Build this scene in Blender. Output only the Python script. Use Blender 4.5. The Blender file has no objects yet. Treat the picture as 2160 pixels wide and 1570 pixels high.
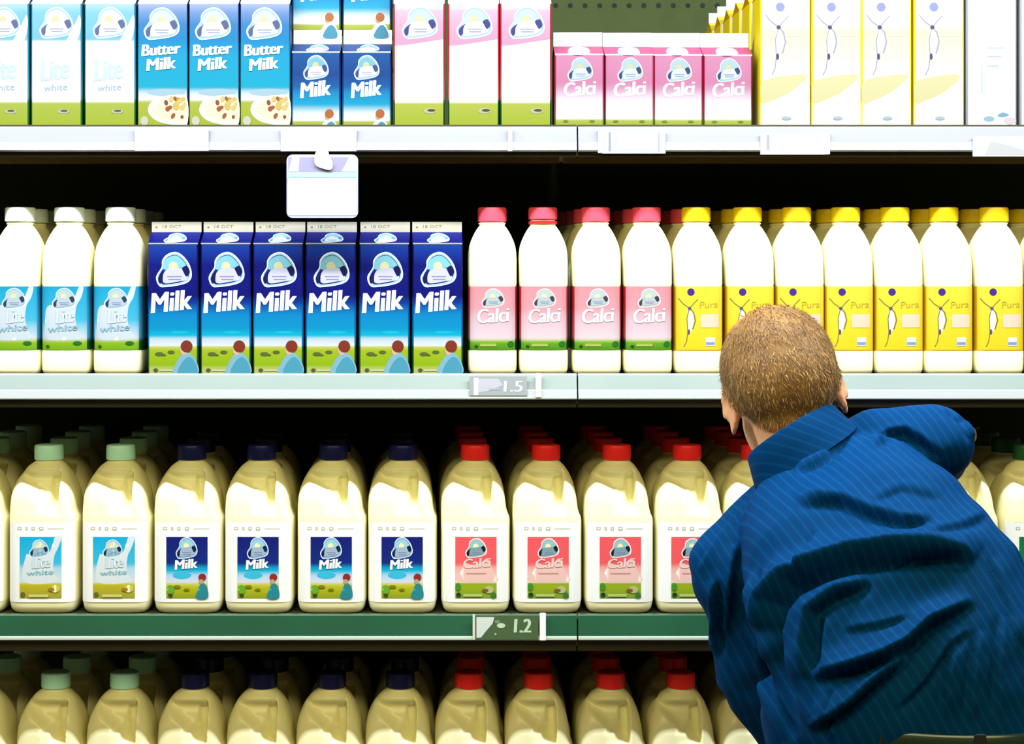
import bpy, bmesh, math, random
from mathutils import Vector, Matrix, noise
from mathutils.bvhtree import BVHTree

random.seed(7)
SC = bpy.context.scene
COL = SC.collection

# ------------------------------------------------------------------ camera
D = 2.7                 # camera distance to the plane of the product fronts (y = 0)
S0 = 0.00075            # metres per photo pixel on that plane
CX, CY, CZ = 950.0, 560.0, 1.55
def sc_at(y): return S0 * (D + y) / D
def W(px, py, y=0.0):
    s = sc_at(y)
    return Vector(((px - CX) * s, y, CZ - (py - CY) * s))
def toPx(p):
    s = sc_at(p.y)
    return p.x / s + CX, (CZ - p.z) / s + CY

cd = bpy.data.cameras.new('camera'); cam = bpy.data.objects.new('camera', cd); COL.objects.link(cam)
cam.location = (0, -D, CZ); cam.rotation_euler = (math.pi / 2, 0, 0)
cd.sensor_width = 36; cd.lens = 36 * (D / S0) / 2160
cd.shift_x = (1080 - CX) / 2160; cd.shift_y = -(785 - CY) / 2160
cd.clip_start = 0.05
SC.camera = cam

# ------------------------------------------------------------------ world and lights
wd = bpy.data.worlds.new('store'); SC.world = wd; wd.use_nodes = True
wd.node_tree.nodes['Background'].inputs[0].default_value = (1.0, 0.86, 0.46, 1)
wd.node_tree.nodes['Background'].inputs[1].default_value = 0.07

def area(name, loc, rot, sx, sy, power, color):
    l = bpy.data.lights.new(name, 'AREA'); l.shape = 'RECTANGLE'; l.size = sx; l.size_y = sy
    l.energy = power; l.color = color
    o = bpy.data.objects.new(name, l); o.location = loc; o.rotation_euler = rot; COL.objects.link(o)
    return o
# the cool tube under the canopy of the refrigerated case
area('canopy_tube', (0.1, -0.52, 2.32), (math.radians(32), 0, 0), 3.4, 0.04, 90, (0.86, 0.95, 1.12))
# warm ceiling lamps over the aisle behind the camera
area('aisle_ceiling_lamps', (-0.2, -2.7, 3.3), (math.radians(48), 0, 0), 5.0, 1.0, 96, (1.0, 0.86, 0.42))

SC.view_settings.view_transform = 'Standard'; SC.view_settings.look = 'None'
SC.view_settings.gamma = 1.0; SC.view_settings.exposure = 0.0
SC.view_settings.use_curve_mapping = False

# ------------------------------------------------------------------ helpers
def lin1(c):
    c = c / 255.0
    return c / 12.92 if c <= 0.04045 else ((c + 0.055) / 1.055) ** 2.4
def lin(c, e=1.0):
    # printed colour as reflectance; paper whites keep the reflectance of real paper
    t = max(0.0, min(1.0, (min(c) - 216) / 38.0)); w = 0.42 * t * t * (3 - 2 * t)
    return tuple(min(0.92, lin1(v) / e * (1 - w) + lin1(v) * 0.8 * w) for v in c)
def lerp(a, b, t): return tuple(x + (y - x) * t for x, y in zip(a, b))
def smooth(a, b, x):
    t = max(0.0, min(1.0, (x - a) / (b - a))); return t * t * (3 - 2 * t)
def interp(tab, x):
    if x <= tab[0][0]: return tab[0][1]
    for (x0, y0), (x1, y1) in zip(tab, tab[1:]):
        if x <= x1:
            t = (x - x0) / (x1 - x0)
            return lerp(y0, y1, t) if isinstance(y0, tuple) else y0 + (y1 - y0) * t
    return tab[-1][1]

MATS = {}
def mat(name, color, rough=0.5, metal=0.0, spec=0.4, noise_amt=0.0, noise_scale=40.0, sss=0.0, bump=0.0):
    if name in MATS: return MATS[name]
    m = bpy.data.materials.new(name); m.use_nodes = True
    nt = m.node_tree; b = nt.nodes['Principled BSDF']
    b.inputs['Base Color'].default_value = (*color, 1); b.inputs['Roughness'].default_value = rough
    b.inputs['Metallic'].default_value = metal; b.inputs['Specular IOR Level'].default_value = spec
    if noise_amt or bump:
        tc = nt.nodes.new('ShaderNodeTexCoord'); nz = nt.nodes.new('ShaderNodeTexNoise')
        nz.inputs['Scale'].default_value = noise_scale; nz.inputs['Detail'].default_value = 4
        nt.links.new(tc.outputs['Object'], nz.inputs['Vector'])
        if noise_amt:
            mx = nt.nodes.new('ShaderNodeMix'); mx.data_type = 'RGBA'
            mx.inputs[6].default_value = (*[c * (1 - noise_amt) for c in color], 1)
            mx.inputs[7].default_value = (*[min(1, c * (1 + noise_amt)) for c in color], 1)
            nt.links.new(nz.outputs['Fac'], mx.inputs[0]); nt.links.new(mx.outputs[2], b.inputs['Base Color'])
        if bump:
            bp = nt.nodes.new('ShaderNodeBump'); bp.inputs['Strength'].default_value = bump
            bp.inputs['Distance'].default_value = 0.002
            nt.links.new(nz.outputs['Fac'], bp.inputs['Height']); nt.links.new(bp.outputs[0], b.inputs['Normal'])
    if sss:
        b.inputs['Subsurface Weight'].default_value = sss
        b.inputs['Subsurface Radius'].default_value = (1.0, 0.35, 0.2); b.inputs['Subsurface Scale'].default_value = 0.006
    MATS[name] = m; return m
def print_mat(name, rough=0.45, spec=0.3):
    if name in MATS: return MATS[name]
    m = bpy.data.materials.new(name); m.use_nodes = True; nt = m.node_tree
    b = nt.nodes['Principled BSDF']; at = nt.nodes.new('ShaderNodeAttribute'); at.attribute_name = 'ink'
    nt.links.new(at.outputs['Color'], b.inputs['Base Color'])
    b.inputs['Roughness'].default_value = rough; b.inputs['Specular IOR Level'].default_value = spec
    MATS[name] = m; return m

def finish(name, me, m=None, parent=None, smooth_shade=True):
    if m is not None and not me.materials: me.materials.append(m)
    for p in me.polygons: p.use_smooth = smooth_shade
    o = bpy.data.objects.new(name, me); COL.objects.link(o)
    if parent: o.parent = parent
    return o
def from_bm(name, bm, m=None, parent=None, smooth_shade=True, angle=None):
    bmesh.ops.recalc_face_normals(bm, faces=bm.faces[:])
    me = bpy.data.meshes.new(name); bm.to_mesh(me); bm.free()
    o = finish(name, me, m, parent, smooth_shade)
    if angle is not None and smooth_shade: sharp(me, angle)
    return o
def sharp(me, deg):
    bm = bmesh.new(); bm.from_mesh(me); a = math.radians(deg)
    for e in bm.edges:
        if len(e.link_faces) == 2 and e.calc_face_angle(0) > a: e.smooth = False
    bm.to_mesh(me); bm.free()
def thing(name, label, cat, loc=(0, 0, 0), group=None):
    o = bpy.data.objects.new(name, None); COL.objects.link(o); o.location = loc; o.empty_display_size = 0.05
    return tag(o, label, cat, group)
def tag(o, label, cat, group=None):
    o['label'] = label; o['category'] = cat
    if group: o['group'] = group
    return o
def copy_tree(o, parent=None):
    c = o.copy(); COL.objects.link(c); c.parent = parent
    for ch in [x for x in KIDS.get(o.name, [])]: copy_tree(ch, c)
    return c
KIDS = {}
def kids(*objs):
    for o in objs: KIDS.setdefault(o.parent.name, []).append(o)
def box(bm, x0, x1, y0, y1, z0, z1, bev=0.0):
    r = bmesh.ops.create_cube(bm, size=1)
    for v in r['verts']:
        v.co = Vector((x0 + (v.co.x + .5) * (x1 - x0), y0 + (v.co.y + .5) * (y1 - y0), z0 + (v.co.z + .5) * (z1 - z0)))
    if bev:
        es = set(e for v in r['verts'] for e in v.link_edges)
        bmesh.ops.bevel(bm, geom=list(es), offset=bev, segments=2, affect='EDGES')
def extrude_x(bm, prof, x0, x1):
    a = [bm.verts.new((x0, y, z)) for y, z in prof]; b = [bm.verts.new((x1, y, z)) for y, z in prof]
    n = len(prof)
    for i in range(n):
        j = (i + 1) % n; bm.faces.new((a[i], a[j], b[j], b[i]))
    bm.faces.new(a); bm.faces.new(b[::-1])
def loft(bm, rings, cap=True, closed_u=True):
    vs = [[bm.verts.new(p) for p in r] for r in rings]; n = len(rings[0])
    for a, b in zip(vs, vs[1:]):
        for i in range(n if closed_u else n - 1):
            j = (i + 1) % n; bm.faces.new((a[i], a[j], b[j], b[i]))
    if cap: bm.faces.new(vs[0][::-1]); bm.faces.new(vs[-1])
    return vs
def catmull(pts, k=6):
    n = len(pts); out = []
    for i in range(n):
        p0, p1, p2, p3 = [Vector(pts[(i + d) % n]) for d in (-1, 0, 1, 2)]
        for s in range(k):
            t = s / k
            out.append(tuple(0.5 * ((2 * p1) + (p2 - p0) * t + (2 * p0 - 5 * p1 + 4 * p2 - p3) * t * t + (3 * p1 - p0 - 3 * p2 + p3) * t ** 3)))
    return out
def ell(cx, cy, rx, ry, n=20, rot=0.0):
    c, s = math.cos(rot), math.sin(rot)
    return [(cx + rx * math.cos(a) * c - ry * math.sin(a) * s, cy + rx * math.cos(a) * s + ry * math.sin(a) * c)
            for a in [2 * math.pi * i / n for i in range(n)]]
def stroke(pts, w0, w1=None):
    w1 = w0 if w1 is None else w1; L = []; R = []; n = len(pts)
    for i, p in enumerate(pts):
        a = Vector(pts[max(0, i - 1)]); b = Vector(pts[min(n - 1, i + 1)]); d = (b - a).normalized()
        w = (w0 + (w1 - w0) * i / (n - 1)) / 2; nn = Vector((-d.y, d.x)) * w
        L.append(tuple(Vector(p) + nn)); R.append(tuple(Vector(p) - nn))
    return L + R[::-1]

TXT = {}
def text_tris(s, bold=0.02):
    if (s, bold) in TXT: return TXT[(s, bold)]
    cu = bpy.data.curves.new('lettering', 'FONT'); cu.body = s; cu.resolution_u = 3; cu.offset = bold
    o = bpy.data.objects.new('lettering', cu); COL.objects.link(o)
    dg = bpy.context.evaluated_depsgraph_get(); dg.update()
    me = bpy.data.meshes.new_from_object(o.evaluated_get(dg))
    pts = [tuple(v.co[:2]) for v in me.vertices]; polys = [list(p.vertices) for p in me.polygons]
    bpy.data.objects.remove(o); bpy.data.curves.remove(cu); bpy.data.meshes.remove(me)
    x0 = min(p[0] for p in pts); x1 = max(p[0] for p in pts); y0 = min(p[1] for p in pts); y1 = max(p[1] for p in pts)
    pts = [((x - x0) / (x1 - x0), (y - y0) / (y1 - y0)) for x, y in pts]
    TXT[(s, bold)] = (pts, polys); return TXT[(s, bold)]

class Art:
    """flat printed artwork: coloured polygons in photo-pixel units (u right, v up), laid over a surface"""
    def __init__(s): s.items = []
    def p(s, pts, col): s.items.append((pts, [list(range(len(pts)))], col)); return s
    def rect(s, u0, u1, v0, v1, col): return s.p([(u0, v0), (u1, v0), (u1, v1), (u0, v1)], col)
    def text(s, t, u0, u1, v0, v1, col, rise=0.0, bold=0.03):
        pts, polys = text_tris(t, 0.0)
        q = [(u0 + (u1 - u0) * x + 0.06 * (v1 - v0) * y, v0 + (v1 - v0) * y + rise * x) for x, y in pts]
        b = bold * 1.1 * (v1 - v0)
        for du in ((-b, b, 0) if b > .3 else (0,)): s.items.append(([(x + du, y) for x, y in q], polys, col))
        return s
    def into(s, V, F, C, fmap, ustep=None, vstep=None, lift=0.00003, k0=1):
        for k, (pts, polys, col) in enumerate(s.items):
            bm = bmesh.new(); vs = [bm.verts.new((x, y, 0)) for x, y in pts]
            for pl in polys:
                try: bm.faces.new([vs[i] for i in pl])
                except ValueError: pass
            if any(len(f.verts) > 4 for f in bm.faces) or ustep or vstep: bmesh.ops.triangulate(bm, faces=bm.faces[:])
            us = [p[0] for p in pts]; wv = [p[1] for p in pts]
            for step, lo, hi, no in ((ustep, min(us), max(us), (1, 0, 0)), (vstep if callable(col) else None, min(wv), max(wv), (0, 1, 0))):
                if step and hi - lo > step:
                    c = math.ceil(lo / step) * step
                    while c < hi:
                        co = (c, 0, 0) if no[0] else (0, c, 0)
                        bmesh.ops.bisect_plane(bm, geom=bm.verts[:] + bm.edges[:] + bm.faces[:], plane_co=co, plane_no=no)
                        c += step
            base = len(V); bm.verts.index_update()
            for v in bm.verts:
                V.append(fmap(v.co.x, v.co.y, (k0 + k) * lift)); C.append(col(v.co.x, v.co.y) if callable(col) else col)
            for f in bm.faces:
                ids = [v.index for v in f.verts]
                if f.normal.z < 0: ids = ids[::-1]
                F.append([base + i for i in ids])
            bm.free()
def ink_mesh(name, V, F, C, m, parent=None, smooth_shade=False):
    me = bpy.data.meshes.new(name); me.from_pydata([tuple(v) for v in V], [], F)
    a = me.color_attributes.new('ink', 'FLOAT_COLOR', 'POINT')
    for i, c in enumerate(C): a.data[i].color = (*c, 1)
    return finish(name, me, m, parent, smooth_shade)
def vgrad(tab, e):
    t = [(v, lin(c, e)) for v, c in tab]
    return lambda u, v: interp(t, v)

CARD = print_mat('printed_card', 0.45, 0.15)
PAPER = print_mat('printed_label', 0.5, 0.25)

# emblem on every pack: a sun rising in a rounded arch over a ribbon
BLOB = [(-.42, -.46), (-.52, -.2), (-.36, .08), (-.34, .28), (-.2, .45), (.04, .52), (.25, .42), (.44, .18), (.52, -.12), (.44, -.32), (.2, -.42), (-.2, -.48)]
def emblem(A, u, v, w, h, e, rim=(190, 235, 250), field=(20, 40, 150), arch=(150, 225, 240), band=(225, 225, 245), ink=(20, 25, 95)):
    P = lambda pts, k=1.0: [(u + x * w * k, v + y * h * k) for x, y in catmull(pts, 4)]
    A.p(P(BLOB), lin((245, 250, 255), e)); A.p(P(BLOB, .93), lin(rim, e)); A.p(P(BLOB, .84), lin(field, e))
    A.p(P([(-.3, .02), (-.24, .3), (.02, .42), (.22, .32), (.36, .1), (.1, .06)]), lin(arch, e))
    A.p(ell(u - .02 * w, v + .1 * h, .13 * w, .14 * h), lin((250, 245, 190), e))
    A.p(P([(-.26, -.02), (.05, .06), (.3, .02), (.4, -.16), (.36, -.28), (.1, -.33), (-.22, -.38), (-.32, -.3)]), lin(band, e))
    A.p(P([(-.4, -.12), (-.26, -.02), (-.32, -.14), (-.34, -.34), (-.42, -.38), (-.46, -.24)]), lin(ink, e))
    A.p(P([(.24, .06), (.38, .12), (.46, -.06), (.36, -.18), (.28, -.06)]), lin(ink, e))
    A.rect(u - .2 * w, u + .22 * w, v - .2 * h, v - .17 * h, lin((150, 150, 205), e))
    A.rect(u - .16 * w, u + .2 * w, v - .28 * h, v - .255 * h, lin((150, 150, 205), e))
def boy(A, u, v, k, e, hair=(150, 60, 40), shirt=(150, 205, 225)):
    """printed picture of a child seen from behind in a meadow"""
    A.p(catmull([(u - 26 * k, v - 58 * k), (u - 22 * k, v - 36 * k), (u - 6 * k, v - 15 * k), (u + 10 * k, v - 15 * k), (u + 24 * k, v - 32 * k), (u + 26 * k, v - 58 * k)], 4), lin(shirt, e))
    A.p(catmull([(u - 16 * k, v - 58 * k), (u - 8 * k, v - 34 * k), (u + 8 * k, v - 22 * k), (u + 22 * k, v - 36 * k), (u + 24 * k, v - 58 * k)], 4), lin((90, 180, 205), e))
    A.p(ell(u - 4 * k, v - 9 * k, 8 * k, 9 * k), lin((245, 205, 170), e))
    A.p(ell(u + 2 * k, v, 13 * k, 13 * k), lin(hair, e))
def dancer(A, u, v, k, e, ball=(60, 50, 150), line=(130, 120, 130), fill=(250, 248, 225)):
    """printed line drawing of a slim reaching figure under a ball"""
    A.p(ell(u + 2 * k, v, 8.5 * k, 8.5 * k), lin(ball, e))
    A.p(catmull([(u - 4 * k, v - 38 * k), (u + 5 * k, v - 46 * k), (u + 9 * k, v - 65 * k), (u + 1 * k, v - 92 * k), (u - 5 * k, v - 92 * k), (u - 6 * k, v - 60 * k)], 4), lin(fill, e))
    A.p(stroke([(u - 26 * k, v - 14 * k), (u - 16 * k, v - 26 * k), (u - 2 * k, v - 36 * k), (u + 8 * k, v - 46 * k), (u + 12 * k, v - 64 * k), (u + 6 * k, v - 84 * k)], 2.2 * k, 3 * k), lin(line, e))
    A.p(stroke([(u + 18 * k, v - 16 * k), (u + 8 * k, v - 26 * k), (u - 2 * k, v - 38 * k), (u - 7 * k, v - 60 * k), (u - 5 * k, v - 90 * k), (u - 8 * k, v - 112 * k), (u - 14 * k, v - 124 * k)], 2 * k, 2 * k), lin(line, e))
    A.p(ell(u - 1 * k, v - 37 * k, 4 * k, 4 * k), lin((95, 85, 125), e)); A.p(ell(u - 3 * k, v - 90 * k, 3 * k, 6 * k), lin((95, 85, 125), e))

# ------------------------------------------------------------------ the setting
YL = -0.045             # front of the price rails
ZSH = {2: W(0, 267).z, 3: W(0, 789).z, 4: W(0, 1296).z, 5: W(0, 1785).z}    # tops of the shelf trays
XL, XR, XSPLIT = W(-420, 0).x, W(2560, 0).x, W(1218, 0, YL).x
bm = bmesh.new(); box(bm, -4, 4, -5, 2.0, -0.1, 0)
fl = from_bm('floor', bm, mat('floor_vinyl', (.20, .19, .16), .35, noise_amt=.15, noise_scale=6), smooth_shade=False); fl['kind'] = 'structure'

case = bpy.data.objects.new('wall_back', None); COL.objects.link(case); case.location = (0, 0.56, 0); case['kind'] = 'structure'
m_panel = mat('case_panel', (.036, .049, .014), .7, spec=.08, noise_amt=.18, noise_scale=25)
m_hole = mat('panel_hole', (.004, .006, .004), .9)
V, F = [], []
yb = 0.0
V += [(XL, yb, .1), (XR, yb, .1), (XR, yb, 2.7), (XL, yb, 2.7), (XL, yb + .03, .1), (XR, yb + .03, .1), (XR, yb + .03, 2.7), (XL, yb + .03, 2.7)]
F += [(0, 1, 2, 3), (5, 4, 7, 6), (3, 2, 6, 7), (4, 5, 1, 0), (4, 0, 3, 7), (1, 5, 6, 2)]
nf = len(F)
px, py0 = 31 * sc_at(.56), W(0, 12, .56).z
hx0 = W(1203, 0, .56).x
for r in range(-2, 4):
    for c in range(-45, 48):
        x, z = hx0 + c * px, py0 + r * .062
        if XL + .02 < x < XR - .02 and z < 2.38:
            b = len(V); V += [(x + .005 * math.cos(a), yb - .0006, z + .005 * math.sin(a)) for a in [i * math.pi / 4 for i in range(8)]]
            F.append(tuple(range(b, b + 8)))
me = bpy.data.meshes.new('back_panel'); me.from_pydata(V, [], F); me.materials.append(m_panel); me.materials.append(m_hole)
for i, p in enumerate(me.polygons):
    p.material_index = 0 if i < nf else 1
finish('back_panel', me, None, case, False)
bm = bmesh.new(); box(bm, XL, XR, -.60, -.005, 0, .1); box(bm, XL, XR, -.62, -.60, 0, .42, .004); box(bm, XL, XR, -.60, -.005, .40, .42)
cb = from_bm('case_base', bm, mat('case_base', (.05, .055, .05), .5), None, smooth_shade=False); cb.location = (0, .53, 0)
tag(cb, 'dark base of the dairy case standing on the floor below the shelves', 'refrigerator')
for x in (XL + .02, XR - .02):
    bm = bmesh.new(); box(bm, x - .02, x + .02, -.02, 0, .42, 2.4, .003)
    from_bm('upright', bm, mat('case_upright', (.03, .035, .03), .5), case, smooth_shade=False)

m_tray = mat('shelf_tray_shade', (.035, .032, .016), .38, noise_amt=.2, noise_scale=12)  # tray colour darkened to carry the deep shade between the shelves
m_rib = mat('shelf_rib_metal', (.55, .42, .16), .35, metal=.2)
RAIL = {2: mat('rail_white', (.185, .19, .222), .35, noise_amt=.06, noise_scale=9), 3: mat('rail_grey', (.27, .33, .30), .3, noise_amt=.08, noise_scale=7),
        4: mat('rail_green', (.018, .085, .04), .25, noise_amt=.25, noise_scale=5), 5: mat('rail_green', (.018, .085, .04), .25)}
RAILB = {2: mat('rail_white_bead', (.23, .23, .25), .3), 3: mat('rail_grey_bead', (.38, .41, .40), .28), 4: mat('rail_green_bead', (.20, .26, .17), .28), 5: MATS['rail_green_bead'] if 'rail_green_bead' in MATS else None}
RAILB[5] = RAILB[4]
LIPBOT = {2: 320, 3: 843, 4: 1351, 5: 1840}
nm = {2: 'top', 3: 'second', 4: 'third', 5: 'lowest'}
hold = {2: 'holding the tall and small cartons', 3: 'holding the bottles and navy cartons', 4: 'holding the front-labelled jugs', 5: 'under the bottom row of jugs'}
for lv in (2, 3, 4, 5):
    zt = ZSH[lv]; zb = W(0, LIPBOT[lv], YL).z; zu = W(0, {2: 267, 3: 789, 4: 1297, 5: 1786}[lv], YL).z - zt
    for side, x0, x1 in (('left', XL, XSPLIT - .0012), ('right', XSPLIT + .0012, XR)):
        sh = thing('shelf', f'{nm[lv]} visible case shelf, {side} section, {hold[lv]}', 'shelf', (0, 0, zt), 'case shelves')
        bm = bmesh.new()
        box(bm, x0, x1, YL + .004, .53, -.012, -.0005)
        box(bm, x0, x1, YL + .008, YL + .02, -.050, -.012)
        from_bm('tray', bm, m_tray, sh, smooth_shade=False)
        for yy, hh in ((-.020, .036), (.16, .022), (.34, .026)):
            bm = bmesh.new(); box(bm, x0, x1, yy, yy + .022, -.012 - hh, -.011, .002)
            from_bm('crossbar', bm, m_rib, sh, smooth_shade=False)
        h = zb - zt - zu; fb = .82 if lv > 3 else .6
        bm = bmesh.new()
        extrude_x(bm, [(y_, z_ + zu) for y_, z_ in [(YL + .006, .0004), (YL + .0015, 0), (YL + .0005, -.002), (YL - .003, h * fb), (YL + .007, h * fb), (YL + .007, -.001)]], x0, x1)
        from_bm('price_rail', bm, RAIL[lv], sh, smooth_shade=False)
        bm = bmesh.new()
        extrude_x(bm, [(y_, z_ + zu) for y_, z_ in [(YL - .0028, h * fb), (YL - .0045, h * (fb + .05)), (YL - .0062, h * .95), (YL - .003, h), (YL + .012, h), (YL + .012, h * .94), (YL + .003, h * fb)]], x0, x1)
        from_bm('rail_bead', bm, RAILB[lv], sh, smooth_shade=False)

# ------------------------------------------------------------------ cartons
def carton(name, w, hb, hr, hf, e, front, side_tab, roof_tab, fin_col, roof_art=None, fin_art=None, depth=.074, es=None):
    """gable-top carton, front face on local y = 0, base on local z = 0, sizes in photo pixels"""
    k = S0; t = thing(name, 'x', 'carton'); hw = w / 2; dd = depth / k
    sidef = vgrad(side_tab, es or e)
    V, F, C = [], [], []
    # body: side walls in bands so that the print runs round the pack
    b0 = 3.0; fu = (hw - b0) / (hw - .8)
    foot = [(-hw + b0, 0), (hw - b0, 0), (hw, b0), (hw, dd - b0), (hw - b0, dd), (-hw + b0, dd), (-hw, dd - b0), (-hw, b0)]
    nv = 44
    for i in range(nv + 1):
        v = hb * i / nv
        bulge = 0.8 * math.sin(math.pi * i / nv)
        for x, y in foot:
            V.append((x * k * (1 + bulge * .004), y * k, v * k)); C.append(sidef(0, v))
    for i in range(nv):
        for j in range(8):
            a = i * 8 + j; b = i * 8 + (j + 1) % 8
            F.append([a, b, b + 8, a + 8])
    F.append([7, 6, 5, 4, 3, 2, 1, 0])
    front.into(V, F, C, lambda u, v, l: ((u * k * fu), -l - .0001, v * k), vstep=3)
    body = ink_mesh('body', V, F, C, CARD, t)
    # gable
    V, F, C = [], [], []
    rc = vgrad(roof_tab, es or e)
    z0, z1, z2 = hb * k, (hb + hr) * k, (hb + hr + hf) * k
    H, q, ym = hw * k, dd * k, dd * k / 2; ft = .0016
    def add(poly, cols):
        b = len(V); V.extend(poly); C.extend(cols); F.append(list(range(b, b + len(poly))))
    c0, c1 = rc(0, 0), rc(0, 1)
    add([(-H, 0, z0), (H, 0, z0), (H, ym - ft, z1), (-H, ym - ft, z1)], [c0, c0, c1, c1])
    add([(H, q, z0), (-H, q, z0), (-H, ym + ft, z1), (H, ym + ft, z1)], [c0, c0, c1, c1])
    g = H * .55
    for s in (-1, 1):
        add([(s * H, 0, z0), (s * g, ym, z0 + (z1 - z0) * .95), (s * H, ym - ft, z1)][::s], [c0, c0, c1][::s])
        add([(s * H, q, z0), (s * H, ym + ft, z1), (s * g, ym, z0 + (z1 - z0) * .95)][::s], [c0, c1, c0][::s])
        add([(s * H, 0, z0), (s * H, q, z0), (s * g, ym, z0 + (z1 - z0) * .95)][::s], [c0, c0, c0][::s])
    fc = lin(fin_col, e)
    b = len(V)
    for x, y, z in ((-H, ym - ft, z1), (H, ym - ft, z1), (H, ym + ft, z1), (-H, ym + ft, z1), (-H, ym - ft, z2), (H, ym - ft, z2), (H, ym + ft, z2), (-H, ym + ft, z2)):
        V.append((x, y, z)); C.append(fc)
    F.extend([[b + i for i in f] for f in ((0, 1, 5, 4), (1, 2, 6, 5), (2, 3, 7, 6), (3, 0, 4, 7), (4, 5, 6, 7))])
    if roof_art:
        roof_art.into(V, F, C, lambda u, v, l: (u * k, (v / hr) * (ym - ft) - l * .6 - .0001, z0 + v / hr * (z1 - z0) + l * .8 + .0001))
    if fin_art:
        fin_art.into(V, F, C, lambda u, v, l: (u * k, ym - ft - l - .0001, z1 + v * k))
    top = ink_mesh('gable_top', V, F, C, CARD, t)
    # highlight along the gable fold, put in as a pale coloured strip
    bm = bmesh.new(); box(bm, -H + .0006, H - .0006, -.0005, .0015, z0 - .0014, z0 + .0012, .0004)
    crease = from_bm('fold_highlight', bm, mat('fold_highlight_' + name, lin(interp([(0, fin_col), (1, fin_col)], 0), e * 1.25), .3), t, False)
    kids(body, top, crease)
    return t

E2, E3 = 5.0, 2.4
LIME = (205, 220, 60)
def cow_specks(A, pts, e, col=(105, 120, 60)):
    for u, v, r in pts: A.p(ell(u, v, r * 1.6, r * .7, 10), lin(col, e))

def art_milk_tall(e):
    A = Art(); hw = 52.3
    A.rect(-hw, hw, 0, 274, vgrad([(0, (205, 215, 120)), (14, (200, 215, 110)), (17, (165, 205, 20)), (50, (185, 210, 40)), (57, (225, 225, 110)), (58, (235, 240, 250)), (74, (215, 235, 245)),
        (80, (0, 205, 235)), (95, (0, 165, 215)), (124, (0, 150, 215)), (150, (0, 60, 160)), (165, (5, 15, 125)), (230, (5, 20, 130)), (262, (15, 60, 165)), (274, (20, 70, 170))], e))
    A.p(ell(14, 88, 20, 2.2), lin((20, 215, 235), e))
    emblem(A, 2, 219, 76, 74, e)
    A.text('Milk', -47, 40, 128, 170, lin((252, 250, 255), e), rise=9, bold=.045)
    boy(A, 28, 58, 1.0, e)
    cow_specks(A, [(-30, 42, 6), (-4, 46, 5), (-20, 40, 3)], e)
    A.p(ell(-38, 8, 5, 4), lin((95, 105, 60), e)); A.rect(-30, 0, 6, 9, lin((235, 240, 200), e))
    return A
R = Art(); emblem(R, 2, 12, 46, 21, E3, field=(190, 225, 245), band=(235, 245, 250), ink=(120, 170, 215))
FA = Art(); FA.rect(-45, -41, 9, 12, lin((130, 125, 95), E3)); FA.text('18 OCT', -30, 10, 9, 15, lin((150, 140, 105), E3), bold=.01)
milk_tall = carton('milk_carton', 106, 275, 25, 22, E3, art_milk_tall(E3),
    [(0, (40, 90, 40)), (57, (0, 105, 50)), (60, (0, 140, 190)), (140, (0, 95, 180)), (165, (5, 12, 90)), (275, (5, 12, 100))], [(0, (5, 22, 130)), (1, (5, 18, 125))], (232, 226, 200), R, FA)

def art_milk_small(e):
    A = Art(); hw = 50.8
    A.rect(-hw, hw, 0, 156, vgrad([(0, (200, 215, 70)), (11, (215, 225, 90)), (15, (245, 250, 250)), (38, (190, 235, 248)), (46, (0, 200, 240)), (70, (0, 165, 225)), (84, (0, 110, 190)), (110, (0, 80, 165)), (156, (0, 100, 180))], e))
    emblem(A, 0, 124, 54, 52, e, field=(215, 235, 245), band=(240, 245, 250), ink=(80, 90, 150))
    A.text('Milk', -33, 31, 60, 92, lin((255, 255, 255), e), rise=7, bold=.05)
    boy(A, 28, 27, .75, e, hair=(225, 130, 60), shirt=(235, 240, 248))
    return A
R = Art(); emblem(R, 2, 11, 46, 20, E2, field=(230, 245, 250), band=(245, 250, 252), ink=(200, 225, 240))
milk_small = carton('milk_carton', 103, 157, 23, 30, E2, art_milk_small(E2),
    [(0, (120, 150, 40)), (12, (150, 170, 60)), (16, (90, 180, 210)), (60, (0, 90, 180)), (157, (0, 35, 120))], [(0, (0, 85, 170)), (1, (0, 75, 160))], (252, 252, 250), R)

def art_butter(e):
    A = Art(); hw = 53.2
    A.rect(-hw, hw, 0, 259, vgrad([(0, (220, 230, 150)), (4, (205, 220, 60)), (52, (215, 225, 80)), (58, (235, 240, 240)), (72, (225, 240, 250)), (82, (0, 205, 235)), (150, (0, 190, 235)), (185, (0, 160, 220)), (215, (60, 150, 215)), (240, (130, 170, 225)), (259, (190, 205, 240))], e))
    A.p(ell(8, 72, 43, 8), lin((205, 240, 248), e))
    A.p(catmull([(-32, 34), (-20, 56), (20, 66), (53, 60), (53, 2), (20, 4), (-16, 14)], 5), lin((252, 252, 252), e))
    A.p(catmull([(-24, 36), (-8, 52), (24, 62), (52, 56), (53, 12), (20, 12), (-12, 22)], 5), lin((253, 243, 200), e * .7))
    rnd = random.Random(3)
    for i in range(17):
        u, v = 6 + rnd.random() * 42, 16 + rnd.random() * 44
        A.p(ell(u, v, 3 + rnd.random() * 4, 3 + rnd.random() * 5, 9, rnd.random() * 3), lin(rnd.choice([(190, 105, 60), (235, 165, 70), (250, 215, 110), (170, 90, 65), (250, 225, 140)]), e * .85))
    A.p(ell(-40, 12, 9, 10), lin((250, 248, 215), e))
    emblem(A, -2, 216, 76, 68, e, field=(215, 235, 248), band=(240, 245, 252), ink=(105, 115, 160), arch=(225, 240, 250))
    A.text('Butter', -45, 38, 148, 172, lin((255, 253, 253), e), rise=6, bold=.06)
    A.text('Milk', -34, 28, 117, 142, lin((255, 253, 253), e), rise=6, bold=.06)
    return A
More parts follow.
